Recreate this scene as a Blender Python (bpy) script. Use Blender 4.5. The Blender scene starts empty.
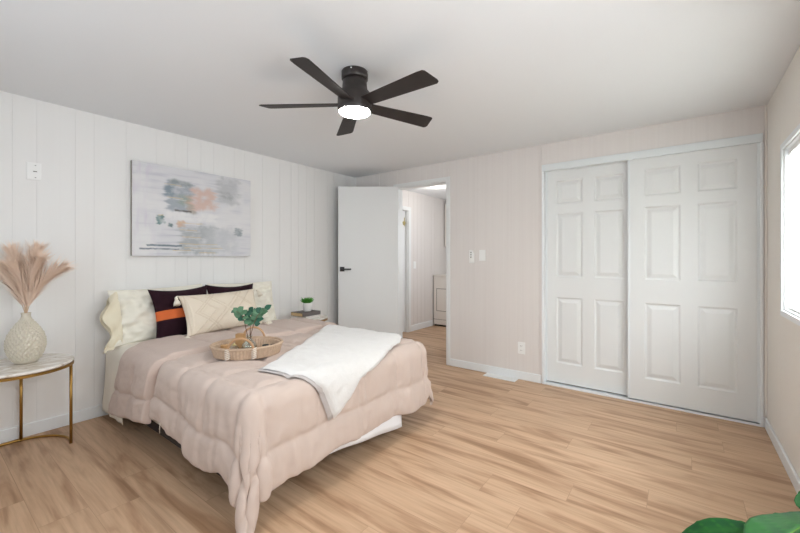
import bpy, math, random
import numpy as np
from mathutils import Vector, Matrix, noise
from mathutils.bvhtree import BVHTree

PI = math.pi
random.seed(7)
np.random.seed(7)
sc = bpy.context.scene
COL = sc.collection

# ------------------------------------------------------------------ camera
cam_data = bpy.data.cameras.new('camera')
cam = bpy.data.objects.new('camera', cam_data)
COL.objects.link(cam)
cam.location = (0, 0, 1.21)
cam.rotation_euler = (PI / 2, 0, 0.6457)
cam_data.sensor_width = 36
cam_data.lens = 373.6 / 800 * 36
cam_data.shift_y = -8.7 / 800
cam_data.clip_start = 0.03
sc.camera = cam

# ------------------------------------------------------------------ daylight and added fill lamps
world = bpy.data.worlds.new('sky')
sc.world = world
world.use_nodes = True
bg = world.node_tree.nodes['Background']
bg.inputs[0].default_value = (0.80, 0.90, 1.0, 1)
bg.inputs[1].default_value = 2.1


def area(name, loc, rot, sx, sy, power, color=(1, 1, 1), spread=PI):
    l = bpy.data.lights.new(name, 'AREA')
    l.shape = 'RECTANGLE'
    l.size, l.size_y = sx, sy
    l.energy = power
    l.color = color
    l.spread = spread
    o = bpy.data.objects.new(name, l)
    COL.objects.link(o)
    o.location = loc
    o.rotation_euler = rot
    return o


XR_ = 0.486
area('daylight_side_window', (0.66, 2.56, 1.40), (0, PI / 2, 0), 1.0, 1.15, 58, (0.96, 0.985, 1.0))
area('added_fill_right', (XR_ + 0.03, 0.75, 1.40), (0, PI / 2, 0), 0.98, 1.16, 23, (0.96, 0.985, 1.0))  # added fill lamp in an invented second window of the right wall
area('added_fill_near', (-1.75, -0.60, 1.42), (PI / 2, 0, 0), 1.75, 1.2, 4, (0.96, 0.985, 1.0))  # added fill lamp; the near wall window is made up for light
area('added_fill_hall', (-2.0, 5.0, 1.5), (0, PI / 2, 0), 0.9, 0.9, 8, (0.98, 0.985, 1.0))  # added fill lamp for the hall; no window is known there

sc.view_settings.view_transform = 'Standard'
sc.view_settings.look = 'None'
sc.view_settings.exposure = 0.02
sc.view_settings.gamma = 1.0
sc.view_settings.use_curve_mapping = False


# ------------------------------------------------------------------ materials
def srgb(r, g, b):
    def f(c):
        c /= 255
        return c / 12.92 if c <= 0.04045 else ((c + 0.055) / 1.055) ** 2.4
    return (f(r), f(g), f(b), 1)


def newmat(name):
    m = bpy.data.materials.new(name)
    m.use_nodes = True
    return m, m.node_tree, m.node_tree.nodes['Principled BSDF']


def N(nt, kind, **kw):
    n = nt.nodes.new(kind)
    for k, v in kw.items():
        setattr(n, k, v)
    return n


def mat(name, col, rough=0.5, metal=0.0, bump=0.0, bscale=200, var=0.0, vscale=6, stretch=None, sheen=0.0, spec=0.5, coat=0.0):
    m, nt, p = newmat(name)
    p.inputs['Base Color'].default_value = col
    p.inputs['Roughness'].default_value = rough
    p.inputs['Metallic'].default_value = metal
    p.inputs['Specular IOR Level'].default_value = spec
    p.inputs['Sheen Weight'].default_value = sheen
    p.inputs['Coat Weight'].default_value = coat
    tc = N(nt, 'ShaderNodeTexCoord')
    mp = N(nt, 'ShaderNodeMapping')
    if stretch:
        mp.inputs['Scale'].default_value = stretch
    nt.links.new(tc.outputs['Object'], mp.inputs['Vector'])
    if var:
        n = N(nt, 'ShaderNodeTexNoise')
        n.inputs['Scale'].default_value = vscale
        n.inputs['Detail'].default_value = 6
        nt.links.new(mp.outputs[0], n.inputs['Vector'])
        mx = N(nt, 'ShaderNodeMix', data_type='RGBA')
        mx.inputs['A'].default_value = tuple(max(0, c * (1 - var)) for c in col[:3]) + (1,)
        mx.inputs['B'].default_value = tuple(min(1, c * (1 + var)) for c in col[:3]) + (1,)
        nt.links.new(n.outputs['Fac'], mx.inputs['Factor'])
        nt.links.new(mx.outputs['Result'], p.inputs['Base Color'])
    if bump:
        n = N(nt, 'ShaderNodeTexNoise')
        n.inputs['Scale'].default_value = bscale
        n.inputs['Detail'].default_value = 3
        nt.links.new(mp.outputs[0], n.inputs['Vector'])
        b = N(nt, 'ShaderNodeBump')
        b.inputs['Strength'].default_value = bump
        b.inputs['Distance'].default_value = 0.004
        nt.links.new(n.outputs['Fac'], b.inputs['Height'])
        nt.links.new(b.outputs[0], p.inputs['Normal'])
    return m


def wallpaper(name, col, col2):
    """painted vinyl panelling: very fine vertical linen streaks"""
    m, nt, p = newmat(name)
    tc = N(nt, 'ShaderNodeTexCoord')
    mp = N(nt, 'ShaderNodeMapping')
    mp.inputs['Scale'].default_value = (55, 55, 0.5)
    nt.links.new(tc.outputs['Object'], mp.inputs['Vector'])
    n = N(nt, 'ShaderNodeTexNoise')
    n.inputs['Scale'].default_value = 1.0
    n.inputs['Detail'].default_value = 4
    nt.links.new(mp.outputs[0], n.inputs['Vector'])
    mx = N(nt, 'ShaderNodeMix', data_type='RGBA')
    mx.inputs['A'].default_value = col
    mx.inputs['B'].default_value = col2
    nt.links.new(n.outputs['Fac'], mx.inputs['Factor'])
    nt.links.new(mx.outputs['Result'], p.inputs['Base Color'])
    p.inputs['Roughness'].default_value = 0.6
    p.inputs['Specular IOR Level'].default_value = 0.3
    return m


def floor_mat():
    m, nt, p = newmat('oak_vinyl_planks')
    L = nt.links.new
    tc = N(nt, 'ShaderNodeTexCoord')
    br = N(nt, 'ShaderNodeTexBrick')
    br.offset = 0.0
    br.inputs['Color1'].default_value = (0.15, 0.15, 0.15, 1)
    br.inputs['Color2'].default_value = (0.85, 0.85, 0.85, 1)
    br.inputs['Mortar'].default_value = (0.5, 0.5, 0.5, 1)
    br.inputs['Scale'].default_value = 1
    br.inputs['Mortar Size'].default_value = 0.0012
    br.inputs['Mortar Smooth'].default_value = 0.3
    br.inputs['Brick Width'].default_value = 1.22
    br.inputs['Row Height'].default_value = 0.18
    sx = N(nt, 'ShaderNodeSeparateXYZ')
    L(tc.outputs['Object'], sx.inputs[0])
    dv = N(nt, 'ShaderNodeMath', operation='DIVIDE')
    dv.inputs[1].default_value = 0.18
    L(sx.outputs['Y'], dv.inputs[0])
    fl_ = N(nt, 'ShaderNodeMath', operation='FLOOR')
    L(dv.outputs[0], fl_.inputs[0])
    wn = N(nt, 'ShaderNodeTexWhiteNoise', noise_dimensions='1D')
    L(fl_.outputs[0], wn.inputs['W'])
    ma = N(nt, 'ShaderNodeMath', operation='MULTIPLY_ADD')
    ma.inputs[1].default_value = 1.22
    L(wn.outputs['Value'], ma.inputs[0])
    L(sx.outputs['X'], ma.inputs[2])
    cb = N(nt, 'ShaderNodeCombineXYZ')
    L(ma.outputs[0], cb.inputs['X'])
    L(sx.outputs['Y'], cb.inputs['Y'])
    L(cb.outputs[0], br.inputs['Vector'])
    # offset grain per plank
    add = N(nt, 'ShaderNodeVectorMath', operation='MULTIPLY_ADD')
    add.inputs[1].default_value = (7, 3, 9)
    L(br.outputs['Color'], add.inputs[0])
    L(tc.outputs['Object'], add.inputs[2])
    mp = N(nt, 'ShaderNodeMapping')
    mp.inputs['Scale'].default_value = (0.9, 7.0, 1)
    L(add.outputs[0], mp.inputs['Vector'])
    n1 = N(nt, 'ShaderNodeTexNoise')
    n1.inputs['Scale'].default_value = 1.6
    n1.inputs['Detail'].default_value = 5
    n1.inputs['Distortion'].default_value = 0.9
    L(mp.outputs[0], n1.inputs['Vector'])
    mp2 = N(nt, 'ShaderNodeMapping')
    mp2.inputs['Scale'].default_value = (2.5, 60.0, 1)
    L(add.outputs[0], mp2.inputs['Vector'])
    n2 = N(nt, 'ShaderNodeTexNoise')
    n2.inputs['Scale'].default_value = 1.2
    n2.inputs['Detail'].default_value = 4
    L(mp2.outputs[0], n2.inputs['Vector'])
    r1 = N(nt, 'ShaderNodeValToRGB')
    e = r1.color_ramp.elements
    e[0].position = 0.30
    e[0].color = srgb(164, 128, 97)
    e[1].position = 0.62
    e[1].color = srgb(214, 180, 148)
    x = e.new(0.42)
    x.color = srgb(189, 153, 122)
    x = e.new(0.50)
    x.color = srgb(204, 169, 137)
    L(n1.outputs['Fac'], r1.inputs['Fac'])
    m1 = N(nt, 'ShaderNodeMix', data_type='RGBA', blend_type='MULTIPLY')
    m1.inputs['Factor'].default_value = 1
    r2 = N(nt, 'ShaderNodeValToRGB')
    r2.color_ramp.elements[0].position = 0.25
    r2.color_ramp.elements[0].color = (0.82, 0.80, 0.78, 1)
    r2.color_ramp.elements[1].position = 0.6
    r2.color_ramp.elements[1].color = (1, 1, 1, 1)
    L(n2.outputs['Fac'], r2.inputs['Fac'])
    L(r1.outputs['Color'], m1.inputs['A'])
    L(r2.outputs['Color'], m1.inputs['B'])
    # per-plank tone
    r3 = N(nt, 'ShaderNodeValToRGB')
    r3.color_ramp.elements[0].color = (0.91, 0.90, 0.89, 1)
    r3.color_ramp.elements[1].color = (1.0, 1.0, 1.0, 1)
    L(br.outputs['Color'], r3.inputs['Fac'])
    m2 = N(nt, 'ShaderNodeMix', data_type='RGBA', blend_type='MULTIPLY')
    m2.inputs['Factor'].default_value = 1
    L(m1.outputs['Result'], m2.inputs['A'])
    L(r3.outputs['Color'], m2.inputs['B'])
    m3 = N(nt, 'ShaderNodeMix', data_type='RGBA')
    m3.inputs['B'].default_value = srgb(150, 118, 92)
    mo = N(nt, 'ShaderNodeMath', operation='MULTIPLY')
    mo.inputs[1].default_value = 0.55
    L(br.outputs['Fac'], mo.inputs[0])
    L(mo.outputs[0], m3.inputs['Factor'])
    L(m2.outputs['Result'], m3.inputs['A'])
    L(m3.outputs['Result'], p.inputs['Base Color'])
    p.inputs['Roughness'].default_value = 0.42
    p.inputs['Specular IOR Level'].default_value = 0.35
    b = N(nt, 'ShaderNodeBump')
    b.inputs['Strength'].default_value = 0.12
    b.inputs['Distance'].default_value = 0.002
    L(n2.outputs['Fac'], b.inputs['Height'])
    L(b.outputs[0], p.inputs['Normal'])
    return m


def marble_mat():
    m, nt, p = newmat('veined_marble')
    L = nt.links.new
    tc = N(nt, 'ShaderNodeTexCoord')
    mp = N(nt, 'ShaderNodeMapping')
    mp.inputs['Scale'].default_value = (3.0, 1.2, 1)
    mp.inputs['Rotation'].default_value = (0, 0, 0.5)
    L(tc.outputs['Object'], mp.inputs['Vector'])
    n = N(nt, 'ShaderNodeTexNoise')
    n.inputs['Scale'].default_value = 3.5
    n.inputs['Detail'].default_value = 7
    n.inputs['Distortion'].default_value = 1.4
    L(mp.outputs[0], n.inputs['Vector'])
    r = N(nt, 'ShaderNodeValToRGB')
    e = r.color_ramp.elements
    e[0].position = 0.40
    e[0].color = srgb(240, 235, 227)
    e[1].position = 0.60
    e[1].color = srgb(238, 233, 226)
    x = e.new(0.49)
    x.color = srgb(206, 192, 176)
    x = e.new(0.53)
    x.color = srgb(232, 226, 217)
    L(n.outputs['Fac'], r.inputs['Fac'])
    L(r.outputs['Color'], p.inputs['Base Color'])
    p.inputs['Roughness'].default_value = 0.22
    return m


def glass_mat(name, tint=(1, 1, 1, 1), gloss=0.12):
    m = bpy.data.materials.new(name)
    m.use_nodes = True
    nt = m.node_tree
    nt.nodes.clear()
    out = N(nt, 'ShaderNodeOutputMaterial')
    t = N(nt, 'ShaderNodeBsdfTransparent')
    t.inputs[0].default_value = tint
    g = N(nt, 'ShaderNodeBsdfGlossy')
    g.inputs['Roughness'].default_value = 0.03
    fr = N(nt, 'ShaderNodeLayerWeight')
    fr.inputs['Blend'].default_value = 0.35
    mul = N(nt, 'ShaderNodeMath', operation='MULTIPLY_ADD')
    mul.inputs[1].default_value = 0.55
    mul.inputs[2].default_value = gloss * 0.5
    nt.links.new(fr.outputs['Facing'], mul.inputs[0])
    mx = N(nt, 'ShaderNodeMixShader')
    nt.links.new(mul.outputs[0], mx.inputs[0])
    nt.links.new(t.outputs[0], mx.inputs[1])
    nt.links.new(g.outputs[0], mx.inputs[2])
    nt.links.new(mx.outputs[0], out.inputs[0])
    return m


def translucent_mat(name, col, f=0.6):
    m = bpy.data.materials.new(name)
    m.use_nodes = True
    nt = m.node_tree
    nt.nodes.clear()
    out = N(nt, 'ShaderNodeOutputMaterial')
    t = N(nt, 'ShaderNodeBsdfTranslucent')
    t.inputs[0].default_value = col
    d = N(nt, 'ShaderNodeBsdfDiffuse')
    d.inputs[0].default_value = col
    mx = N(nt, 'ShaderNodeMixShader')
    mx.inputs[0].default_value = f
    nt.links.new(d.outputs[0], mx.inputs[1])
    nt.links.new(t.outputs[0], mx.inputs[2])
    nt.links.new(mx.outputs[0], out.inputs[0])
    return m


def emit_mat(name, col, s):
    m, nt, p = newmat(name)
    p.inputs['Base Color'].default_value = (0.9, 0.9, 0.9, 1)
    p.inputs['Emission Color'].default_value = col
    p.inputs['Emission Strength'].default_value = s
    return m


M = dict(
    wall_left=wallpaper('painted_panelling', srgb(241, 240, 238), srgb(244, 243, 241)),
    wall_back=wallpaper('linen_panelling', srgb(228, 222, 218), srgb(236, 231, 227)),
    wall_right=wallpaper('beige_panelling', srgb(238, 233, 225), srgb(244, 239, 232)),
    ceiling=mat('ceiling_paint', srgb(238, 240, 242), 0.8, bump=0.05, bscale=60),
    trim=mat('white_trim', srgb(241, 244, 245), 0.35),
    door=mat('white_door', srgb(238, 239, 238), 0.38),
    closet=mat('white_closet_door', srgb(233, 235, 234), 0.38),
    track=mat('pale_aluminium', srgb(232, 237, 238), 0.35),
    floor=floor_mat(),
    marble=marble_mat(),
    gold=mat('brushed_gold', srgb(172, 136, 76), 0.33, metal=1.0),
    brass=mat('pale_brass', srgb(205, 190, 140), 0.3, metal=0.8),
    black=mat('matt_black', srgb(26, 25, 26), 0.45),
    fan=mat('bronze_black', srgb(46, 40, 38), 0.42),
    fanblade=mat('dark_walnut_blade', srgb(40, 34, 33), 0.55, var=0.12, vscale=8, stretch=(2, 20, 1)),
    lens=emit_mat('lit_lens', (1.0, 0.96, 0.91, 1), 95),
    down=emit_mat('lit_downlight', (1.0, 0.95, 0.88, 1), 9),
    comforter=mat('blush_comforter', srgb(206, 188, 177), 0.85, bump=0.25, bscale=420, sheen=0.15, spec=0.15),
    cuff=mat('blush_comforter_fold', srgb(202, 183, 172), 0.85, bump=0.25, bscale=420, sheen=0.15, spec=0.15),
    sheet=mat('cream_sheet', srgb(240, 234, 222), 0.85, bump=0.12, bscale=500, spec=0.15),
    pillow=mat('ivory_pillowcase', srgb(240, 236, 222), 0.8, bump=0.1, bscale=500, spec=0.15),
    hem=mat('cream_pillow_hem', srgb(233, 224, 200), 0.8, bump=0.1, bscale=500, spec=0.15),
    plum=mat('plum_black_cotton', srgb(44, 24, 32), 0.9, bump=0.3, bscale=500, sheen=0.05, spec=0.1),
    orange=mat('burnt_orange_band', srgb(214, 110, 62), 0.8, bump=0.3, bscale=500, spec=0.15),
    boho=mat('natural_woven_cotton', srgb(230, 218, 200), 0.95, bump=0.6, bscale=260, spec=0.1),
    bohoridge=mat('tufted_cotton_ridge', srgb(220, 206, 186), 0.95, bump=0.6, bscale=200, spec=0.1),
    tassel=mat('cream_yarn', srgb(236, 228, 212), 0.95, bump=0.4, bscale=300, spec=0.1),
    throw=mat('white_plush', srgb(224, 222, 219), 0.95, bump=0.9, bscale=130, var=0.02, vscale=30, sheen=0.4, spec=0.1),
    throwback=mat('edge_shaded_plush_backing', srgb(188, 181, 178), 0.95, bump=0.5, bscale=160, sheen=0.3, spec=0.1),  # folded under layer; its grey also paints in the edge shadow
    mattress=mat('white_mattress', srgb(228, 226, 222), 0.85),
    bedbase=mat('dark_bed_base', srgb(52, 44, 40), 0.8),
    skirt=mat('white_sheet_hem', srgb(236, 236, 238), 0.85, spec=0.15),
    ceramic=mat('beige_glazed_ceramic', srgb(212, 204, 187), 0.35, var=0.08, vscale=25),
    pampas=mat('blush_pampas', srgb(252, 228, 208), 0.95, spec=0.1),
    pampas_stem=mat('dry_stem', srgb(206, 176, 146), 0.9),
    wicker=mat('natural_seagrass', srgb(192, 166, 142), 0.8, bump=0.5, bscale=160, var=0.22, vscale=60),
    wickerdark=mat('woven_base_inside', srgb(170, 140, 108), 0.85, bump=0.5, bscale=120, var=0.15, vscale=40),
    bamboo=mat('bamboo_handle', srgb(186, 146, 108), 0.5, var=0.1, vscale=30),
    lashing=mat('white_cord', srgb(236, 228, 216), 0.9),
    leafeu=mat('eucalyptus_leaf', srgb(92, 132, 100), 0.55, var=0.25, vscale=18),
    leafeu2=mat('dark_eucalyptus_leaf', srgb(46, 98, 76), 0.5, var=0.2, vscale=18),
    twig=mat('brown_twig', srgb(112, 84, 66), 0.7),
    glass=glass_mat('clear_glass', (0.95, 0.98, 0.96, 1), 0.12),
    pane=glass_mat('window_pane', (0.98, 0.99, 1, 1), 0.05),
    amber=mat('amber_wood', srgb(188, 146, 98), 0.5, var=0.15, vscale=30, stretch=(1, 1, 12)),
    paper=mat('kraft_page_edges', srgb(212, 184, 140), 0.8, var=0.06, vscale=200, stretch=(1, 1, 12)),
    bookgrey=mat('charcoal_book_cloth', srgb(106, 100, 98), 0.7, bump=0.2, bscale=400),
    bookwhite=mat('white_book_cloth', srgb(232, 228, 222), 0.6),
    pot=mat('white_pot', srgb(240, 240, 238), 0.35),
    soil=mat('dark_soil', srgb(60, 45, 34), 0.95, bump=0.6, bscale=90),
    grass=mat('bright_green_leaf', srgb(70, 150, 46), 0.5, var=0.25, vscale=40),
    plate=mat('white_plastic', srgb(248, 248, 246), 0.35),
    platedark=mat('grey_slot', srgb(120, 118, 114), 0.5),
    canvas_edge=mat('raw_canvas_edge', srgb(158, 152, 144), 0.8),
    washer=mat('white_enamel', srgb(238, 233, 226), 0.3),
    seam=mat('grey_seam', srgb(120, 112, 104), 0.5),
    darkpanel=mat('charcoal_panel', srgb(40, 38, 38), 0.4),
    slat=translucent_mat('white_blind_slat', srgb(246, 246, 243), 0.55),
    bigleaf=None,
)


def big_leaf_mat():
    m, nt, p = newmat('glossy_variegated_leaf')
    L = nt.links.new
    at = N(nt, 'ShaderNodeAttribute', attribute_name='veins')
    r = N(nt, 'ShaderNodeValToRGB')
    e = r.color_ramp.elements
    e[0].position = 0.0
    e[0].color = srgb(22, 74, 36)
    e[1].position = 1.0
    e[1].color = srgb(150, 190, 70)
    x = e.new(0.45)
    x.color = srgb(40, 104, 34)
    L(at.outputs['Fac'], r.inputs['Fac'])
    L(r.outputs['Color'], p.inputs['Base Color'])
    p.inputs['Roughness'].default_value = 0.48
    p.inputs['Specular IOR Level'].default_value = 0.25
    return m


M['bigleaf'] = big_leaf_mat()


# ------------------------------------------------------------------ mesh helpers
class MB:
    def __init__(s):
        s.v = []
        s.f = []
        s.m = []

    def add(s, vs, fs, mi=0):
        o = len(s.v)
        s.v += [tuple(map(float, p)) for p in vs]
        s.f += [tuple(i + o for i in f) for f in fs]
        s.m += [mi] * len(fs)

    def box(s, x0, x1, y0, y1, z0, z1, mi=0):
        s.add([(x0, y0, z0), (x1, y0, z0), (x1, y1, z0), (x0, y1, z0), (x0, y0, z1), (x1, y0, z1), (x1, y1, z1), (x0, y1, z1)],
              [(0, 3, 2, 1), (4, 5, 6, 7), (0, 1, 5, 4), (1, 2, 6, 5), (2, 3, 7, 6), (3, 0, 4, 7)], mi)

    def lathe(s, prof, n=32, c=(0, 0, 0), fn=None, mi=0, cap=True):
        vs, fs = [], []
        for (r, z) in prof:
            for k in range(n):
                a = 2 * PI * k / n
                rr = r if fn is None else fn(r, z, a)
                vs.append((c[0] + rr * math.cos(a), c[1] + rr * math.sin(a), c[2] + z))
        for i in range(len(prof) - 1):
            for k in range(n):
                k2 = (k + 1) % n
                fs.append((i * n + k, i * n + k2, (i + 1) * n + k2, (i + 1) * n + k))
        if cap:
            fs.append(tuple(range(n))[::-1])
            fs.append(tuple((len(prof) - 1) * n + k for k in range(n)))
        s.add(vs, fs, mi)

    def tube(s, pts, r, n=8, mi=0, closed=False):
        pts = [Vector(p) for p in pts]
        m_ = len(pts)
        vs, fs = [], []
        up = Vector((0, 0, 1))
        prev = None
        for i, p in enumerate(pts):
            if closed:
                t = pts[(i + 1) % m_] - pts[i - 1]
            else:
                t = pts[min(i + 1, m_ - 1)] - pts[max(i - 1, 0)]
            t.normalize()
            if prev is None:
                a = up if abs(t.dot(up)) < 0.9 else Vector((1, 0, 0))
                u = t.cross(a).normalized()
            else:
                u = (prev - t * prev.dot(t)).normalized()
            prev = u
            w = t.cross(u)
            rr = r[i] if isinstance(r, (list, tuple)) else r
            for k in range(n):
                a = 2 * PI * k / n
                vs.append(p + (u * math.cos(a) + w * math.sin(a)) * rr)
        rng = m_ if closed else m_ - 1
        for i in range(rng):
            j = (i + 1) % m_
            for k in range(n):
                k2 = (k + 1) % n
                fs.append((i * n + k, i * n + k2, j * n + k2, j * n + k))
        if not closed:
            fs.append(tuple(range(n))[::-1])
            fs.append(tuple((m_ - 1) * n + k for k in range(n)))
        s.add(vs, fs, mi)

    def prism(s, poly, z0, z1, mi=0):
        n = len(poly)
        vs = [(x, y, z0) for x, y in poly] + [(x, y, z1) for x, y in poly]
        fs = [tuple(range(n))[::-1], tuple(range(n, 2 * n))] + [(i, (i + 1) % n, n + (i + 1) % n, n + i) for i in range(n)]
        s.add(vs, fs, mi)

    def grid(s, P, mi=0, flip=False):
        """P: array (ni, nj, 3)"""
        ni, nj = P.shape[:2]
        fs = []
        for i in range(ni - 1):
            for j in range(nj - 1):
                a = i * nj + j
                q = (a, a + nj, a + nj + 1, a + 1)
                fs.append(q[::-1] if flip else q)
        s.add([tuple(p) for p in P.reshape(-1, 3)], fs, mi)

    def build(s, name, mats, parent=None, smooth=False, bevel=0, loc=None, sub=0, solid=0, weld=False):
        me = bpy.data.meshes.new(name)
        me.from_pydata(s.v, [], s.f)
        if not isinstance(mats, (list, tuple)):
            mats = [mats]
        for m in mats:
            me.materials.append(m)
        me.polygons.foreach_set('material_index', s.m)
        if smooth:
            me.polygons.foreach_set('use_smooth', [True] * len(s.f))
        me.update()
        o = bpy.data.objects.new(name, me)
        COL.objects.link(o)
        if parent:
            o.parent = parent
        if loc:
            o.location = loc
        if weld:
            w = o.modifiers.new('weld', 'WELD')
            w.merge_threshold = 0.0002
        if solid:
            so = o.modifiers.new('solid', 'SOLIDIFY')
            so.thickness = solid
            so.offset = -1
        if bevel:
            b = o.modifiers.new('bevel', 'BEVEL')
            b.width = bevel
            b.segments = 2
            b.limit_method = 'ANGLE'
            b.angle_limit = 0.7
        if sub:
            ss = o.modifiers.new('sub', 'SUBSURF')
            ss.levels = ss.render_levels = sub
        return o


def tag(o, label, cat, group=None):
    o['label'] = label
    o['category'] = cat
    if group:
        o['group'] = group
    return o


def empty(name, loc, rz=0.0, label=None, cat=None, group=None):
    o = bpy.data.objects.new(name, None)
    COL.objects.link(o)
    o.empty_display_size = 0.05
    o.location = loc
    o.rotation_euler = (0, 0, rz)
    if label:
        tag(o, label, cat, group)
    return o


def struct(o):
    o['kind'] = 'structure'
    return o


def copy_tree(o, parent=None):
    c = o.copy()
    COL.objects.link(c)
    c.parent = parent
    for ch in [x for x in bpy.data.objects if x.parent == o]:
        copy_tree(ch, c)
    return c


def sstep(a, b, x):
    t = np.clip((x - a) / (b - a), 0, 1)
    return t * t * (3 - 2 * t)


# ------------------------------------------------------------------ the shell
XL, XR, YB, YN, H = -3.55, 0.486, 3.70, -0.52, 2.30
YE = 6.40     # laundry end wall
T = 0.10

b = MB()
b.box(XL - T, XR + T, YN - T, YE + T, -0.08, 0)
struct(b.build('floor', M['floor']))
b = MB()
b.box(XL - T, XR + T, YN - T, YE + T, H, H + 0.08)
struct(b.build('ceiling', M['ceiling']))


def panel_wall(name, m, rects, grooves, place, th=T, gap=0.004, dep=0.004, extra_dep=None):
    """rects in (u0,u1,z0,z1); place maps (u0,u1,d0,d1,z0,z1) to a box; d = depth behind the face"""
    b = MB()
    for (u0, u1, z0, z1) in rects:
        b.box(*place(u0, u1, dep, th, z0, z1))
        cuts = [u0] + [g for g in sorted(grooves) if u0 + 0.01 < g < u1 - 0.01] + [u1]
        for i in range(len(cuts) - 1):
            a = cuts[i] + (gap / 2 if i else 0)
            c = cuts[i + 1] - (gap / 2 if i < len(cuts) - 2 else 0)
            b.box(*place(a, c, 0, dep, z0, z1))
    return struct(b.build(name, m))


base_g = [0.431, 0.549, 0.754, 0.864, 1.068, 1.282, 1.43, 1.535]
gl = sorted(g + k * 1.22 for g in base_g for k in range(-2, 5))
HD0, HD1, HDZ = 4.20, 4.93, 1.975     # hall side door opening
panel_wall('wall_left', M['wall_left'],
           [(YN - T, YB + T, 0, H)],
           gl, lambda u0, u1, d0, d1, z0, z1: (XL - d1, XL - d0, u0, u1, z0, z1), gap=0.003, dep=0.003)
panel_wall('wall_hall_left', M['wall_back'],
           [(YB + T, HD0, 0, H), (HD0, HD1, HDZ, H), (HD1, YE + T, 0, H)],
           gl, lambda u0, u1, d0, d1, z0, z1: (XL - d1, XL - d0, u0, u1, z0, z1), gap=0.003, dep=0.003)

DX0, DX1, DZ = -2.838, -2.122, 2.08    # bedroom doorway
CX0, CX1, CZ = -1.06, 0.456, 2.10     # closet opening
gb = [-3.38, -2.62, -2.40, -1.92, -1.78, -1.627, -1.421, -1.288, -1.17, -0.62, -0.2, 0.2]
panel_wall('wall_back', M['wall_back'],
           [(XL, DX0, 0, H), (DX0, DX1, DZ, H), (DX1, CX0, 0, H), (CX0, CX1, CZ, H), (CX1, XR, 0, H)],
           gb, lambda u0, u1, d0, d1, z0, z1: (u0, u1, YB + d0, YB + d1, z0, z1), gap=0.0015, dep=0.0015)
WY0, WY1, WZ0, WZ1 = 1.95, 3.14, 0.90, 1.855
VY0, VY1 = 0.15, 1.35  # opening of the invented second right wall window, added for light
panel_wall('wall_right', M['wall_right'],
           [(YN - T, VY0, 0, H), (VY0, VY1, 0, WZ0), (VY0, VY1, WZ1 + 0.04, H), (VY1, WY0, 0, H), (WY0, WY1, 0, WZ0), (WY0, WY1, WZ1, H), (WY1, 4.45, 0, H)],
           [3.241, 1.9, 0.8, 0.3, 2.5], lambda u0, u1, d0, d1, z0, z1: (XR + d0, XR + d1, u0, u1, z0, z1), gap=0.003)
NX0, NX1, NZ0, NZ1 = -2.65, -0.85, 0.80, 2.05  # opening of an unseen window added behind the camera for light
panel_wall('wall_front', M['wall_left'],
           [(XL, NX0, 0, H), (NX0, NX1, 0, NZ0), (NX0, NX1, NZ1, H), (NX1, XR, 0, H)],
           [-3.2, -2.8, -0.6, -0.1], lambda u0, u1, d0, d1, z0, z1: (u0, u1, YN - d1, YN - d0, z0, z1))
b = MB()
b.box(XL, -1.85, YE, YE + T, 0, H)
struct(b.build('wall_hall_end', M['wall_back']))
b = MB()
b.box(-1.85, -1.75, YB + T, 4.4, 0, H)
b.box(-1.85, -1.75, 5.6, YE + T, 0, H)
b.box(-1.85, -1.75, 4.4, 5.6, 0, 0.9)
b.box(-1.85, -1.75, 4.4, 5.6, 2.05, H)
struct(b.build('wall_hall_right', M['wall_back']))
b = MB()
b.box(-1.20, XR + T, 4.35, 4.45, 0, H)
b.box(-1.20, -1.12, YB + T, 4.35, 0, H)
struct(b.build('wall_closet', M['wall_left']))


# baseboards
def bboard(name, boxes, m='trim'):
    b = MB()
    for q in boxes:
        b.box(*q)
    return struct(b.build(name, M[m], bevel=0.004))


bboard('baseboard_left', [(XL + 0.0003, XL + 0.014, YN, YB, 0, 0.085)])
bboard('baseboard_back', [(XL + 0.015, DX0 - 0.05, YB - 0.014, YB - 0.0003, 0, 0.08), (DX1 + 0.05, CX0 - 0.02, YB - 0.014, YB - 0.0003, 0, 0.08)])
bboard('baseboard_right', [(XR - 0.014, XR - 0.0003, YN, YB - 0.016, 0, 0.075)])
bboard('baseboard_front', [(XL + 0.015, XR - 0.015, YN + 0.0003, YN + 0.014, 0, 0.085)])
bboard('baseboard_hall', [(XL + 0.0003, XL + 0.014, HD1 + 0.07, 5.66, 0, 0.10)])

# battens over the panel joints of the back wall, corner strips, closet surround
tn = 0


def trim(boxes, m='wall_back', bevel=0.003):
    global tn
    tn += 1
    b = MB()
    for q in boxes:
        b.box(*q)
    return struct(b.build('trim_%d' % tn, M[m], bevel=bevel))


trim([(-3.14, -3.118, YB - 0.006, YB, 0.08, H)])
trim([(-2.848, -2.828, YB - 0.006, YB, DZ + 0.05, H)])
trim([(-2.120, -2.098, YB - 0.006, YB, DZ + 0.05, H)])
trim([(-1.094, -1.074, YB - 0.007, YB, 0.08, H)])
trim([(XL, XL + 0.018, YB - 0.018, YB, 0.085, H)], 'wall_left')
trim([(XR - 0.012, XR, YB - 0.012, YB, 0.08, H)], 'wall_right')
# doorway casing
trim([(DX0 - 0.045, DX0, YB - 0.012, YB, 0, DZ + 0.045), (DX1, DX1 + 0.045, YB - 0.012, YB, 0, DZ + 0.045),
      (DX0, DX1, YB - 0.012, YB, DZ, DZ + 0.045)], 'door')
trim([(DX0, DX0 + 0.012, YB, YB + T + 0.005, 0, DZ), (DX1 - 0.012, DX1, YB, YB + T + 0.005, 0, DZ), (DX0, DX1, YB, YB + T + 0.005, DZ - 0.012, DZ)], 'door')
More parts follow.
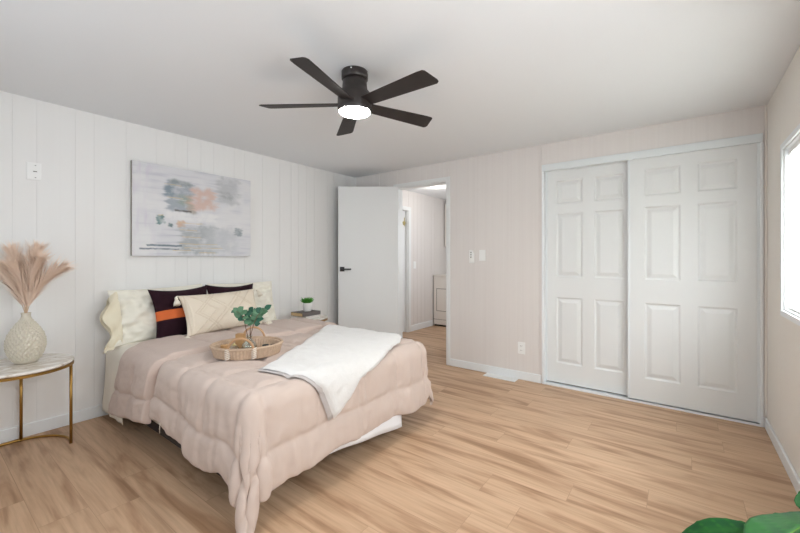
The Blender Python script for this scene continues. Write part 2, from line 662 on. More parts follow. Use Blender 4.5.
# hall side door casing
trim([(XL, XL + 0.014, HD1, HD1 + 0.07, 0, HDZ + 0.06), (XL, XL + 0.014, HD0 - 0.07, HD0, 0, HDZ + 0.06), (XL, XL + 0.014, HD0, HD1, HDZ, HDZ + 0.06),
      (XL - T, XL, HD1 - 0.015, HD1, 0, HDZ)], 'door')
# closet track and jambs
trim([(CX0 - 0.012, CX1 + 0.008, YB - 0.02, YB + 0.09, CZ - 0.062, CZ)], 'track')
trim([(CX0, CX1, YB - 0.012, YB + 0.09, 0, 0.008), (CX0, CX1, YB - 0.012, YB - 0.006, 0.008, 0.016)], 'trim', 0.001)
trim([(CX0 - 0.014, CX0 + 0.006, YB - 0.012, YB + 0.09, 0, CZ - 0.062)], 'trim')
trim([(CX1 - 0.006, CX1 + 0.012, YB - 0.012, YB + 0.09, 0, CZ - 0.062)], 'trim')
trim([(CX1 + 0.012, XR - 0.013, YB - 0.012, YB, 0, 0.075)], 'trim')


# windows
win1 = struct(empty('window_1', (XR, (WY0 + WY1) / 2, WZ0)))
hw, hh = (WY1 - WY0) / 2, WZ1 - WZ0
b = MB()
c_ = 0.032
for q in [(-0.012, 0.0, -hw - c_, -hw, -c_, hh + c_), (-0.012, 0.0, hw, hw + c_, -c_, hh + c_), (-0.012, 0.0, -hw, hw, hh, hh + c_), (-0.016, 0.0, -hw, hw, -c_, 0)]:
    b.box(*q)
for q in [(0, T, -hw, -hw + 0.008, 0, hh), (0, T, hw - 0.008, hw, 0, hh), (0, T, -hw, hw, hh - 0.008, hh), (0, T, -hw, hw, 0, 0.008)]:
    b.box(*q)
b.build('window_frame', M['trim'], win1, bevel=0.003)
b = MB()
b.box(0.075, 0.079, -hw + 0.008, hw - 0.008, 0.008, hh - 0.008)
b.build('pane', M['pane'], win1)
b = MB()
for y in (-hw + 0.01, -0.01, hw - 0.03):
    b.box(0.066, 0.09, y, y + 0.02, 0.01, hh - 0.01)
b.build('sash', M['trim'], win1)
# blinds: a thing hanging in the window
bl = empty('window_blinds', (XR + 0.03, (WY0 + WY1) / 2, WZ0), 0, 'white horizontal mini blinds, nearly closed and glowing in the right wall window', 'blinds')
b = MB()
ns = 46
for k in range(ns):
    z = 0.03 + k * (hh - 0.075) / (ns - 1)
    a = math.radians(52)
    dx, dz = 0.0125 * math.cos(a), 0.0125 * math.sin(a)
    y0, y1 = -hw + 0.014, hw - 0.014
    b.add([(-dx, y0, z - dz), (0, y0, z + 0.0015), (dx, y0, z + dz), (-dx, y1, z - dz), (0, y1, z + 0.0015), (dx, y1, z + dz)],
          [(0, 1, 4, 3), (1, 2, 5, 4)])
b.build('slats', M['slat'], bl, solid=0.0008)
b = MB()
b.box(-0.014, 0.014, -hw + 0.01, hw - 0.01, hh - 0.038, hh - 0.009)
b.build('head_rail', M['plate'], bl, bevel=0.003)
b = MB()
b.box(-0.012, 0.012, -hw + 0.012, hw - 0.012, 0.009, 0.02)
b.build('bottom_rail', M['plate'], bl, bevel=0.003)
b = MB()
b.tube([(-0.017, hw - 0.075, hh - 0.03), (-0.02, hw - 0.078, hh - 0.3), (-0.02, hw - 0.078, hh - 0.62)], 0.0035, 6)
b.build('tilt_wand', M['plate'], bl, smooth=True)

added_win_right = struct(empty('added_window_right', (XR, (VY0 + VY1) / 2, WZ0)))  # unseen window, added to bring fill light in from the right
hw, hh = (VY1 - VY0) / 2, WZ1 + 0.04 - WZ0
b = MB()
for q in [(-0.012, 0.0, -hw - c_, -hw, -c_, hh + c_), (-0.012, 0.0, hw, hw + c_, -c_, hh + c_), (-0.012, 0.0, -hw, hw, hh, hh + c_), (-0.016, 0.0, -hw, hw, -c_, 0)]:
    b.box(*q)
b.build('window_frame', M['trim'], added_win_right, bevel=0.003)
b = MB()
b.box(0.075, 0.079, -hw, hw, 0, hh)
b.build('pane', M['pane'], added_win_right)

added_win_near = struct(empty('added_window_near', ((NX0 + NX1) / 2, YN, NZ0)))  # unseen window, added to light the room from behind the camera
hw, hh = (NX1 - NX0) / 2, NZ1 - NZ0
b = MB()
for q in [(-hw - 0.05, -hw, 0, 0.014, -0.05, hh + 0.05), (hw, hw + 0.05, 0, 0.014, -0.05, hh + 0.05), (-hw, hw, 0, 0.014, hh, hh + 0.05), (-hw, hw, 0, 0.02, -0.05, 0),
          (-hw, -hw + 0.03, -0.09, -0.06, 0, hh), (hw - 0.03, hw, -0.09, -0.06, 0, hh), (-hw, hw, -0.09, -0.06, hh - 0.03, hh), (-hw, hw, -0.09, -0.06, 0, 0.03), (-0.015, 0.015, -0.09, -0.06, 0, hh)]:
    b.box(*q)
b.build('window_frame', M['trim'], added_win_near, bevel=0.003)
b = MB()
b.box(-hw + 0.03, hw - 0.03, -0.077, -0.073, 0.03, hh - 0.03)
b.build('pane', M['pane'], added_win_near)


# ------------------------------------------------------------------ doors
# bedroom door, swung open towards the left wall
d1 = struct(empty('door_1', (-2.802, YB - 0.020, 0), 0))
d1.rotation_euler = (0, 0, math.atan2(-0.6017, -0.7987))
# local +x runs along the leaf; local +y is the side facing away from the wall corner (towards camera)
b = MB()
b.box(0, 0.742, -0.036, 0.0, 0.012, 2.092)
b.build('door_leaf', M['door'], d1, bevel=0.002)
b = MB()
b.box(0.742 - 0.078, 0.742 - 0.022, 0.0, 0.009, 1.07 - 0.028, 1.07 + 0.028)
b.tube([(0.692, 0.009, 1.07), (0.692, 0.045, 1.07)], 0.010, 12)
b.box(0.575, 0.705, 0.040, 0.052, 1.07 - 0.011, 1.07 + 0.009)
b.box(0.664, 0.720, -0.045, -0.036, 1.07 - 0.028, 1.07 + 0.028)
b.tube([(0.692, -0.045, 1.07), (0.692, -0.075, 1.07)], 0.010, 12)
b.box(0.575, 0.705, -0.085, -0.073, 1.07 - 0.011, 1.07 + 0.009)
o = b.build('door_handle', M['black'], d1, bevel=0.002)
o['label'] = 'black square lever handle'
b = MB()
b.box(0.742, 0.7435, -0.03, -0.006, 1.04, 1.10)
b.build('latch_plate', M['brass'], d1)
for z in (0.22, 1.05, 1.86):
    b = MB()
    b.tube([(-0.004, 0.003, z - 0.045), (-0.004, 0.003, z + 0.045)], 0.006, 10)
    b.build('hinge', M['plate'], d1)


# six panel closet doors
def six_panel(name, x0, x1, z0, z1, yf, cols, rows, frame=0.022):
    root = struct(empty(name, (x0, yf, 0)))
    w = x1 - x0
    cols = [(a - x0, c - x0) for a, c in cols]
    b = MB()
    xs = [0.0] + [v for c in cols for v in c] + [w]
    zs = [z0] + [v for r in rows for v in r] + [z1]
    for i in range(len(xs) - 1):
        for j in range(len(zs) - 1):
            xa, xb, za, zb = xs[i], xs[i + 1], zs[j], zs[j + 1]
            if i % 2 and j % 2:
                # moulded panel: groove then raised field
                rings = [(0, 0), (0.012, 0.010), (0.020, 0.010), (0.045, 0.002), (0.05, 0.001)]
                prev = None
                for (ins, dep) in rings:
                    q = [(xa + ins, dep, za + ins), (xb - ins, dep, za + ins), (xb - ins, dep, zb - ins), (xa + ins, dep, zb - ins)]
                    if prev:
                        vs = prev + q
                        b.add(vs, [(k, (k + 1) % 4, 4 + (k + 1) % 4, 4 + k) for k in range(4)])
                    prev = q
                b.add(prev, [(0, 1, 2, 3)])
            else:
                b.add([(xa, 0, za), (xb, 0, za), (xb, 0, zb), (xa, 0, zb)], [(0, 1, 2, 3)])
    # back and edges
    b.add([(0, 0, z0), (w, 0, z0), (w, 0, z1), (0, 0, z1), (0, 0.025, z0), (w, 0.025, z0), (w, 0.025, z1), (0, 0.025, z1)],
          [(0, 4, 5, 1), (1, 5, 6, 2), (2, 6, 7, 3), (3, 7, 4, 0), (4, 7, 6, 5)])
    b.build('panel', M['closet'], root)
    b = MB()
    for q in [(-0.004, frame * 0.6, -0.008, 0.028, z0, z1), (w - frame * 0.6, w + 0.004, -0.008, 0.028, z0, z1)]:
        b.box(*q)
    b.build('edge_rail', M['track'], root, bevel=0.002)
    return root


rows = [(0.207, 0.835), (1.028, 1.632), (1.722, 1.945)]
six_panel('door_2', -1.052, -0.335, 0.022, 2.04, YB + 0.055, [(-0.955, -0.727), (-0.629, -0.398)], rows)
six_panel('door_3', -0.362, 0.448, 0.022, 2.04, YB + 0.006, [(-0.245, -0.005), (0.100, 0.330)], rows)

# hall side door with its latch
d4 = struct(empty('door_4', (XL - 0.05, HD1, 0)))
b = MB()
b.box(-0.035, 0, HD0 - HD1 + 0.003, -0.018, 0.012, HDZ - 0.004)
b.build('door_leaf', M['door'], d4, bevel=0.002)
b = MB()
b.box(0, 0.012, -0.075, -0.03, 1.74, 1.80)
b.box(0, 0.02, -0.085, -0.02, 1.765, 1.79)
b.tube([(0.014, -0.05, 1.72), (0.014, -0.05, 1.86)], 0.006, 8)
b.build('door_latch', M['brass'], d4, bevel=0.002)


# ------------------------------------------------------------------ wall hardware
def plate_thing(name, loc, rz, w, h, label, cat, extras):
    """local: x along wall, -y out of the wall, z up"""
    root = empty(name, loc, rz, label, cat)
    b = MB()
    b.box(-w / 2, w / 2, -0.006, 0.0, -h / 2, h / 2)
    b.box(-w / 2 + 0.004, w / 2 - 0.004, -0.0075, -0.006, -h / 2 + 0.004, h / 2 - 0.004)
    b.build('cover_plate', M['plate'], root, bevel=0.002)
    for (pn, boxes, m) in extras:
        b = MB()
        for q in boxes:
            b.box(*q)
        b.build(pn, M[m], root, bevel=0.001)
    return root


# remote control cradle and switch on the back wall
rc = empty('remote_control', (-1.812, YB - 0.0005, 1.222), 0, 'white ceiling fan remote in its wall cradle left of the light switch', 'remote control')
b = MB()
b.box(-0.030, 0.030, -0.010, 0, -0.068, 0.045)
b.build('wall_cradle', M['plate'], rc, bevel=0.003)
b = MB()
b.box(-0.022, 0.022, -0.024, -0.010, -0.058, 0.068)
b.build('handset', M['plate'], rc, bevel=0.004)
for z in (0.045, 0.02, -0.005):
    b = MB()
    b.tube([(0, -0.0238, z), (0, -0.0255, z)], 0.007, 12)
    b.build('button', M['platedark'], rc)
plate_thing('light_switch', (-1.690, YB - 0.0005, 1.236), 0, 0.072, 0.116, 'white rocker light switch on the back wall beside the fan remote', 'light switch',
            [('rocker', [(-0.017, 0.017, -0.010, -0.006, -0.033, 0.033)], 'plate')])
plate_thing('power_outlet', (-1.272, YB - 0.0005, 0.312), 0, 0.072, 0.116, 'white power outlet low on the back wall above the baseboard', 'power outlet',
            [('socket', [(-0.016, 0.016, -0.009, -0.006, 0.008, 0.036)], 'plate'), ('socket', [(-0.016, 0.016, -0.009, -0.006, -0.036, -0.008)], 'plate'),
             *[('slot', [(a, a + 0.003, -0.0095, -0.0089, c, c + 0.012)], 'platedark') for a in (-0.008, 0.005) for c in (0.016, -0.028)]])
plate_thing('wall_plate', (XL + 0.0005, 0.535, 1.802), PI / 2, 0.075, 0.118, 'white wall plate with three small marks, high on the left wall', 'wall plate',
            [('screw', [(0.003, 0.012, -0.008, -0.006, 0.040, 0.044)], 'platedark'), ('toggle', [(-0.004, 0.016, -0.009, -0.006, -0.003, 0.003)], 'platedark'), ('screw', [(0.004, 0.012, -0.008, -0.006, -0.044, -0.039)], 'platedark')])
plate_thing('light_switch', (XL + 0.0005, 5.11, 1.09), PI / 2, 0.075, 0.118, 'white light switch on the hallway wall seen through the doorway', 'light switch',
            [('rocker', [(-0.014, 0.014, -0.010, -0.006, -0.03, 0.03)], 'plate')])

fv = empty('floor_vent', (-1.462, 3.628, 0), 0, 'white metal floor vent grille at the foot of the back wall', 'vent')
b = MB()
b.box(-0.165, 0.165, -0.055, -0.043, 0.0, 0.006)
b.box(-0.165, 0.165, 0.043, 0.055, 0.0, 0.006)
b.box(-0.165, -0.15, -0.043, 0.043, 0.0, 0.006)
b.box(0.15, 0.165, -0.043, 0.043, 0.0, 0.006)
b.build('vent_frame', M['plate'], fv, bevel=0.001)
b = MB()
for k in range(26):
    x = -0.145 + k * 0.29 / 25
    b.box(x - 0.0035, x + 0.0035, -0.043, 0.043, 0.001, 0.005)
b.box(-0.15, 0.15, -0.003, 0.003, 0.001, 0.0055)
b.build('vent_fins', M['plate'], fv)
b = MB()
b.box(-0.15, 0.15, -0.043, 0.043, 0.0002, 0.0008)
b.build('duct', M['platedark'], fv)


# ------------------------------------------------------------------ ceiling fan
fan = empty('ceiling_fan', (-1.53, 1.59, H), 0, 'black flush mount ceiling fan with five blades and a lit round lens', 'ceiling fan')
b = MB()
b.lathe([(0.074, 0.0), (0.077, -0.004), (0.077, -0.045), (0.072, -0.050), (0.064, -0.051)], 40)
b.build('canopy', M['fan'], fan, smooth=True)
for k in range(4):
    a = k * PI / 2 + 0.5
    b = MB()
    b.tube([(0.0765 * math.cos(a), 0.0765 * math.sin(a), -0.012), (0.079 * math.cos(a), 0.079 * math.sin(a), -0.012)], 0.004, 8)
    b.build('screw', M['plate'], fan)
b = MB()
b.lathe([(0.064, -0.050), (0.070, -0.056), (0.072, -0.090), (0.075, -0.108), (0.092, -0.128), (0.099, -0.148), (0.100, -0.215), (0.098, -0.233), (0.094, -0.237), (0.088, -0.235)], 48)
b.build('motor_housing', M['fan'], fan, smooth=True)
b = MB()
b.lathe([(0.090, -0.231), (0.091, -0.238), (0.085, -0.243), (0.06, -0.246), (0.02, -0.247)], 40)
b.build('light_lens', M['lens'], fan, smooth=True)
# one blade
pitch = math.radians(-13)
for k in range(5):
    a0 = math.radians(-146 + 72 * k)
    b = MB()
    b.prism([(0.085, -0.042), (0.49, -0.062), (0.525, -0.060), (0.536, -0.050), (0.556, 0.032), (0.554, 0.048), (0.540, 0.058), (0.085, 0.042)], -0.003, 0.003)
    bladev = []
    for (x, y, z) in b.v:
        y2, z2 = y * math.cos(pitch) - z * math.sin(pitch), y * math.sin(pitch) + z * math.cos(pitch)
        bladev.append((x * math.cos(a0) - y2 * math.sin(a0), x * math.sin(a0) + y2 * math.cos(a0), z2 - 0.192))
    b.v = bladev
    b.build('blade', M['fanblade'], fan, bevel=0.003)


# ------------------------------------------------------------------ painting
def make_painting():
    nu, nv = 208, 158
    W_, H_ = 1.028, 0.768
    img = np.zeros((nv, nu, 3))
    U, V = np.meshgrid(np.linspace(0, 1, nu), np.linspace(0, 1, nv))

    def nz(su, sv, off, oct_=3):
        out = np.zeros((nv, nu))
        for i in range(nv):
            for j in range(nu):
                out[i, j] = noise.fractal(Vector((U[i, j] * su + off, V[i, j] * sv + off * 1.7, off)), 0.7, 2.0, oct_)
        return out
    n_h = nz(3, 26, 3.1)
    n_v = nz(22, 3, 7.7)
    n_f = nz(14, 14, 11.3, 4)
    n_l = nz(3, 3, 5.5)
    c = lambda r, g, b_: np.array(srgb(r, g, b_)[:3])
    base = c(222, 222, 225)
    img[:] = base
    def mixin(mask, col):
        nonlocal img
        mask = np.clip(mask, 0, 1)[..., None]
        img = img * (1 - mask) + col * mask
    mixin(0.5 * np.clip(n_h + 0.1, 0, 1) * 2, c(205, 205, 212))
    mixin(0.9 * np.clip(n_v * 1.6, 0, 1) * sstep(0.3, 0.0, U), c(212, 206, 218))
    mixin(0.7 * np.clip(n_l * 2, 0, 1), c(233, 232, 232))

    kp = 1.275
    UF = kp * U / (1 - U + kp * U)

    def rect(u0, u1, v0, v1, col, a=1, rough=0.05, soft=0.02):
        uu = UF + n_h * rough * 0.6
        vv = V + n_v * rough * 0.35
        m = sstep(u0 - soft, u0 + soft, uu) * sstep(u1 + soft, u1 - soft, uu) * 1.0
        m = m * sstep(v0 - soft, v0 + soft, vv) * sstep(v1 + soft, v1 - soft, vv)
        mixin(m * a * np.clip(0.88 + n_f * 0.6, 0, 1), col)
    rect(0.72, 0.90, 0.02, 0.34, c(186, 188, 190), 0.75, 0.06, 0.03)
    rect(0.76, 0.86, 0.2, 0.28, c(158, 160, 162), 0.6, 0.06)
    rect(0.29, 0.52, 0.16, 0.50, c(164, 172, 180), 0.95, 0.07, 0.02)
    rect(0.27, 0.36, 0.20, 0.34, c(128, 144, 156), 0.8, 0.05)
    rect(0.32, 0.50, 0.14, 0.19, c(138, 146, 146), 0.7, 0.03)
    rect(0.40, 0.50, 0.30, 0.42, c(150, 165, 150), 0.6, 0.05)
    rect(0.51, 0.70, 0.20, 0.46, c(216, 184, 170), 0.85, 0.08, 0.03)
    rect(0.46, 0.52, 0.30, 0.5, c(196, 170, 140), 0.5, 0.05)
    rect(0.30, 0.72, 0.50, 0.60, c(238, 237, 236), 0.8, 0.04, 0.02)
    rect(0.36, 0.50, 0.475, 0.495, c(92, 88, 84), 0.9, 0.01, 0.006)
    rect(0.40, 0.70, 0.64, 0.97, c(172, 177, 180), 0.9, 0.08, 0.03)
    rect(0.62, 0.88, 0.66, 0.95, c(196, 199, 202), 0.7, 0.08, 0.04)
    rect(0.87, 0.93, 0.64, 0.74, c(140, 150, 156), 0.9, 0.05, 0.012)
    rect(0.38, 0.45, 0.60, 0.67, c(214, 178, 150), 0.8, 0.04, 0.01)
    rect(0.20, 0.27, 0.55, 0.645, c(112, 142, 142), 1, 0.04, 0.008)
    rect(0.30, 0.34, 0.635, 0.675, c(110, 130, 134), 1, 0.03, 0.008)
    rect(0.12, 0.42, 0.875, 0.895, c(104, 122, 132), 0.95, 0.015, 0.006)
    rect(0.06, 0.40, 0.915, 0.93, c(96, 112, 124), 0.95, 0.015, 0.006)
    for k, (u0, u1, v) in enumerate([(0.27, 0.42, 0.20), (0.29, 0.43, 0.345), (0.22, 0.27, 0.55), (0.38, 0.60, 0.62), (0.40, 0.55, 0.70), (0.42, 0.58, 0.78), (0.40, 0.72, 0.86), (0.44, 0.76, 0.905), (0.56, 0.70, 0.96), (0.34, 0.5, 0.935)]):
        rect(u0, u1, v - 0.004, v + 0.004, c(222, 198, 150), 0.8, 0.012, 0.003)
        rect(u0 + 0.05, u1 + 0.03, v + 0.012, v + 0.018, c(238, 236, 232), 0.7, 0.012, 0.003)
    root = empty('abstract_painting', (XL, 1.098, 1.226), PI / 2, 'abstract grey, blush and gold canvas painting hung above the bed', 'painting')
    # local x along wall (towards the far corner), -y out of the wall
    me = bpy.data.meshes.new('painted_canvas')
    vs = [(U[i, j] * W_, -0.0385, (1 - V[i, j]) * H_) for i in range(nv) for j in range(nu)]
    fs = [(i * nu + j, (i + 1) * nu + j, (i + 1) * nu + j + 1, i * nu + j + 1) for i in range(nv - 1) for j in range(nu - 1)]
    me.from_pydata(vs, [], fs)
    ca = me.color_attributes.new('paint', 'FLOAT_COLOR', 'POINT')
    ca.data.foreach_set('color', np.concatenate([img.reshape(-1, 3), np.ones((nu * nv, 1))], 1).ravel())
    m, nt, p = newmat('acrylic_paint')
    at = N(nt, 'ShaderNodeAttribute', attribute_name='paint')
    nt.links.new(at.outputs['Color'], p.inputs['Base Color'])
    p.inputs['Roughness'].default_value = 0.55
    me.materials.append(m)
    o = bpy.data.objects.new('painted_canvas', me)
    COL.objects.link(o)
    o.parent = root
    b = MB()
    b.box(0, W_, -0.038, -0.0006, 0, H_)
    b.build('stretcher', M['canvas_edge'], root)


make_painting()


# ------------------------------------------------------------------ round side tables
def side_table(loc, rz, R, Ht, label, legs=(1.35, 2.94, 4.9)):
    root = empty('side_table', loc, rz, label, 'side table', 'round marble side tables beside the bed')
    b = MB()
    b.lathe([(R - 0.012, Ht - 0.020), (R - 0.003, Ht - 0.016), (R, Ht - 0.010), (R - 0.003, Ht - 0.002), (R - 0.010, Ht)], 72)
    b.build('marble_top', M['marble'], root, smooth=False)
    b = MB()
    b.lathe([(R - 0.014, Ht - 0.036), (R - 0.002, Ht - 0.036), (R - 0.002, Ht - 0.0202), (R - 0.014, Ht - 0.0202), (R - 0.014, Ht - 0.036)], 72, cap=False)
    b.build('rim', M['gold'], root, smooth=False)
    r2 = R - 0.018
    for a in legs:
        b = MB()
        x, y = r2 * math.cos(a), r2 * math.sin(a)
        b.tube([(x, y, 0.0), (x, y, Ht - 0.036)], 0.0085, 12)
        b.build('leg', M['gold'], root, smooth=True)
    b = MB()
    a0, a1 = min(legs), max(legs)
    b.tube([(r2 * math.cos(a0 + (a1 - a0) * k / 40), r2 * math.sin(a0 + (a1 - a0) * k / 40), 0.008) for k in range(41)], 0.008, 10)
    b.build('base_ring', M['gold'], root, smooth=True)
    return root


side_table((-3.24, 0.415, 0), 0, 0.265, 0.56, 'round marble side table with gold legs holding the pampas vase')
side_table((-3.285, 2.690, 0), 0, 0.205, 0.56, 'marble side table between the bed and the open door, holding books')


# ------------------------------------------------------------------ the bed
BX0, BX1, BY0, BY1, BZ = -3.50, -1.55, 0.935, 2.375, 0.565
bed = empty('bed', ((BX0 + BX1) / 2, (BY0 + BY1) / 2, 0), 0, 'double bed made up in cream and blush against the left wall', 'bed')
cx, cy = (BX0 + BX1) / 2, (BY0 + BY1) / 2


def bedbox(name, x0, x1, y0, y1, z0, z1, m, bevel=0.03):
    b = MB()
    b.box(x0 - cx, x1 - cx, y0 - cy, y1 - cy, z0, z1)
    o = b.build(name, m, bed, bevel=bevel)
    if bevel > 0.02:
        o.modifiers['bevel'].segments = 4
    return o


bedbox('mattress', BX0, BX1, BY0, BY1, 0.33, BZ, M['mattress'], 0.06)
bedbox('box_spring', BX0, BX1 - 0.01, BY0 + 0.01, BY1 - 0.01, 0.17, 0.33, M['mattress'], 0.02)
bedbox('bed_frame', BX0 + 0.02, BX1 - 0.03, BY0 + 0.03, BY1 - 0.03, 0.10, 0.17, M['bedbase'], 0.004)
for (x, y) in ((BX0 + 0.10, BY0 + 0.30), (BX0 + 0.10, BY1 - 0.30), (BX1 - 0.45, BY0 + 0.30), (BX1 - 0.45, BY1 - 0.30)):
    b = MB()
    b.tube([(x - cx, y - cy, 0), (x - cx, y - cy, 0.10)], 0.022, 12)
    b.build('leg', M['bedbase'], bed, smooth=True)


def normals(P):
    du = np.gradient(P, axis=0)
    dv = np.gradient(P, axis=1)
    n = np.cross(du, dv)
    return n / (np.linalg.norm(n, axis=2, keepdims=True) + 1e-9)


DROP = 0.425
h0 = 0.0155
RB = 0.075      # rounding of the mattress edges
s0, s1 = -3.02, BX1 + DROP
t0, t1 = BY0 - DROP, BY1 + DROP
ns_, nt_ = int(round((s1 - s0) / h0)) + 1, int(round((t1 - t0) / h0)) + 1
CS = np.linspace(s0, s1, ns_)
CT = np.linspace(t0, t1, nt_)


def gz(x, c, w):
    return math.exp(-((x - c) / w) ** 2)


def drape(x, y, off):
    """fold a flat cloth point over the bed: top, rolled edge, hanging side, gathered corner"""
    a = x - (BX1 - RB)
    near = y < (BY0 + BY1) / 2
    bb = (BY0 + RB - y) if near else (y - BY1 + RB)
    ap, bp_ = max(a, 0), max(bb, 0)
    rho = math.hypot(ap, bp_)
    cxn = min(x, BX1 - RB)
    cyn = (max(y, BY0 + RB) if near else min(y, BY1 - RB))
    if rho < 1e-9:
        return Vector((x, y, BZ + off))
    phi = math.degrees(math.atan2(bp_, ap))
    if not near and a > 0 and bb > 0:
        rho *= 1 - 0.24 * math.sin(math.radians(2 * phi))
    if near and a > 0 and bb > 0:
        rho *= 1 + 0.05 * gz(phi, 45, 14) - 0.045 * (gz(phi, 20, 8) + gz(phi, 70, 8))
    sgn = -1 if near else 1
    Rr = RB + off
    arc = Rr * PI / 2
    if rho < arc:
        th = rho / Rr
        out, z = Rr * math.sin(th), BZ - RB + Rr * math.cos(th)
        dn = 0
    else:
        dn = rho - arc
        out, z = Rr, BZ - RB - dn
    fl = 0.075 if not near else 0.055
    if a > 0 and bb > 0:
        if near:
            fl += 0.10 * math.sin(math.radians(2 * phi)) + 0.11 * gz(phi, 42, 18) + 0.07 * gz(phi, 12, 6) + 0.08 * gz(phi, 74, 7) - 0.07 * (gz(phi, 24, 4) + gz(phi, 63, 4)) + 0.05 * gz(phi, 52, 3) - 0.05 * gz(phi, 42, 3)
            phi = phi + 5 * math.sin(math.radians(4 * phi)) * min(1, dn / 0.3)
        else:
            fl += 0.10 * gz(phi, 40, 16) + 0.03 * math.sin(math.radians(phi * 8))
    else:
        # the hanging sides ripple gently towards the hem
        u_ = x if bb > 0 else y
        rip = math.sin(u_ * 9.5 + (1.3 if bb > 0 else 0.2)) * 0.5 + math.sin(u_ * 21 + 0.7) * 0.35
        edge = min(1, abs((BX1 - RB - x) if bb > 0 else min(y - BY0 - RB, BY1 - RB - y)) / 0.2)
        fl += 0.065 * rip * edge
    out += dn * fl
    # hems ride up a little between the corners
    if a > 0 and bb <= 0:
        lift = (0.03 * math.sin(PI * np.clip((y - BY0) / (BY1 - BY0), 0, 1)) + 0.012 * math.sin(y * 14)) * edge
    elif bb > 0 and a <= 0:
        lift = (0.02 + 0.085 * gz(x, -2.50, 0.35) + 0.06 * gz(x, -1.66, 0.12) + 0.010 * math.sin(x * 17)) * min(1, edge * 1.6)
    else:
        lift = 0
    z += lift * min(1, dn / 0.35)
    pr_ = math.radians(phi)
    p = Vector((cxn + out * math.cos(pr_), cyn + sgn * out * math.sin(pr_), z))
    if p.z < 0.022:
        # the tip lies on the floor, pushed outwards
        ex = 0.022 - p.z
        p.x += ex * 0.6 * math.cos(pr_)
        p.y += sgn * ex * 0.6 * math.sin(pr_)
        p.z = 0.022
    return p


CP = np.array([[drape(x, y, 0.012) for y in CT] for x in CS])


es = (CS[-1] - CS)[:, None] * np.ones((1, len(CT)))
et = np.minimum(CT - CT[0], CT[-1] - CT)[None, :] * np.ones((len(CS), 1))
q, hem = 0.31, 0.185


def seam_d(e):
    inner = np.abs(((e - hem + q / 2) % q) - q / 2)
    return np.where(e < hem, hem - e, inner)


ds = seam_d(es)
dt_ = seam_d(et)
# inside the hem band only the band seam and the cross tacks matter
bandS = es < hem
bandT = et < hem
d_all = np.minimum(ds, dt_)
d_all = np.where(bandT & ~bandS, np.minimum(dt_, ds + 0.05), d_all)
d_all = np.where(bandS & ~bandT, np.minimum(ds, dt_ + 0.05), d_all)
d_edge = np.minimum(es, et)
d_all = np.minimum(d_all, d_edge + 0.012)
puff = 0.023 * (1 - np.exp(-d_all / 0.026)) * (0.35 + 0.65 * np.clip(1.6 - np.minimum(es, et) * 0 , 0, 1))
Nn = normals(CP)
if Nn[len(CS) // 3, len(CT) // 2, 2] < 0:
    Nn = -Nn
    cflip = True
else:
    cflip = False
wr = np.zeros(CP.shape[:2])
for i in range(CP.shape[0]):
    for j in range(CP.shape[1]):
        x, y = CS[i], CT[j]
        hang = min(1.0, max(0.0, (BY0 + 0.05 - y) / 0.2, (y - BY1 + 0.05) / 0.2, (x - BX1 + 0.05) / 0.2))
        side = max(BY0 - y, y - BY1) > (x - BX1)
        v1 = noise.noise(Vector((x * 6, y * 6, 0.3)))
        if side:
            v2 = noise.noise(Vector((x * 22, y * 3.5, 4.1)))
        else:
            v2 = noise.noise(Vector((x * 3.5, y * 22, 4.1)))
        v3 = noise.noise(Vector((x * 34, y * 34, 9.1)))
        pl = math.exp(-float(d_all[i, j]) / 0.05)
        v4 = noise.noise(Vector((x * 13 + y * 5, y * 13 - x * 4, 6.6)))
        wr[i, j] = 0.005 * v1 + 0.010 * v2 * hang + 0.0060 * v3 * (0.2 + pl) + 0.005 * v4
CO = CP + Nn * (puff + wr)[..., None]
comforter = empty('comforter', (cx, cy, 0), 0, 'blush pink quilted comforter draped over the bed down to the floor', 'comforter')


def local_grid(G):
    G = G.copy()
    G[..., 0] -= cx
    G[..., 1] -= cy
    return G


b = MB()
b.grid(local_grid(CO), flip=cflip)
qo = b.build('quilted_cover', M['comforter'], comforter, smooth=True, solid=0.02, sub=1)
bvh = BVHTree.FromPolygons([tuple(p) for p in CO.reshape(-1, 3)], [(i * len(CT) + j, (i + 1) * len(CT) + j, (i + 1) * len(CT) + j + 1, i * len(CT) + j + 1) for i in range(len(CS) - 1) for j in range(len(CT) - 1)])


def top_z(x, y, default=BZ):
    hit = bvh.ray_cast(Vector((x, y, 2.0)), Vector((0, 0, -1)))
    return hit[0].z if hit[0] else default


# analytic drape over the two long sides: w is the unfolded sideways coordinate
def side_profile(w, off, r=0.075, flare=0.05):
    mid = (BY0 + BY1) / 2
    a = (BY1 - BY0) / 2 - r
    s = 1 if w > mid else -1
    d = abs(w - mid)
    R = r + off
    if d <= a:
        return mid + s * d, BZ + off, (0, 0, 1)
    e = d - a
    arc = R * PI / 2
    if e < arc:
        th = e / R
        return mid + s * (a + R * math.sin(th)), BZ - r + R * math.cos(th), (0, s * math.sin(th), math.cos(th))
    dn = e - arc
    return mid + s * (a + R + flare * dn), BZ - r - dn, (0, s, 0.02)


def side_drape(name, mtl, parent, xl, xr, w0, w1, off, nx, nw, disp, solid=0.01, zlift=None, flare=0.05, sub=0):
    G = np.zeros((nx, nw, 3))
    for j in range(nw):
        w = w0 + (w1 - w0) * j / (nw - 1)
        y, z, n = side_profile(w, off, flare=flare)
        for i in range(nx):
            u = i / (nx - 1)
            x = xl(w) + (xr(w) - xl(w)) * u
            dsp = disp(u, w, x)
            zl = zlift(x, w) if zlift else 0
            G[i, j] = (x, y + n[1] * dsp, max(0.02, z + zl + n[2] * dsp))
    b = MB()
    b.grid(local_grid(G))
    return b.build(name, mtl, parent, smooth=True, solid=solid, sub=sub)


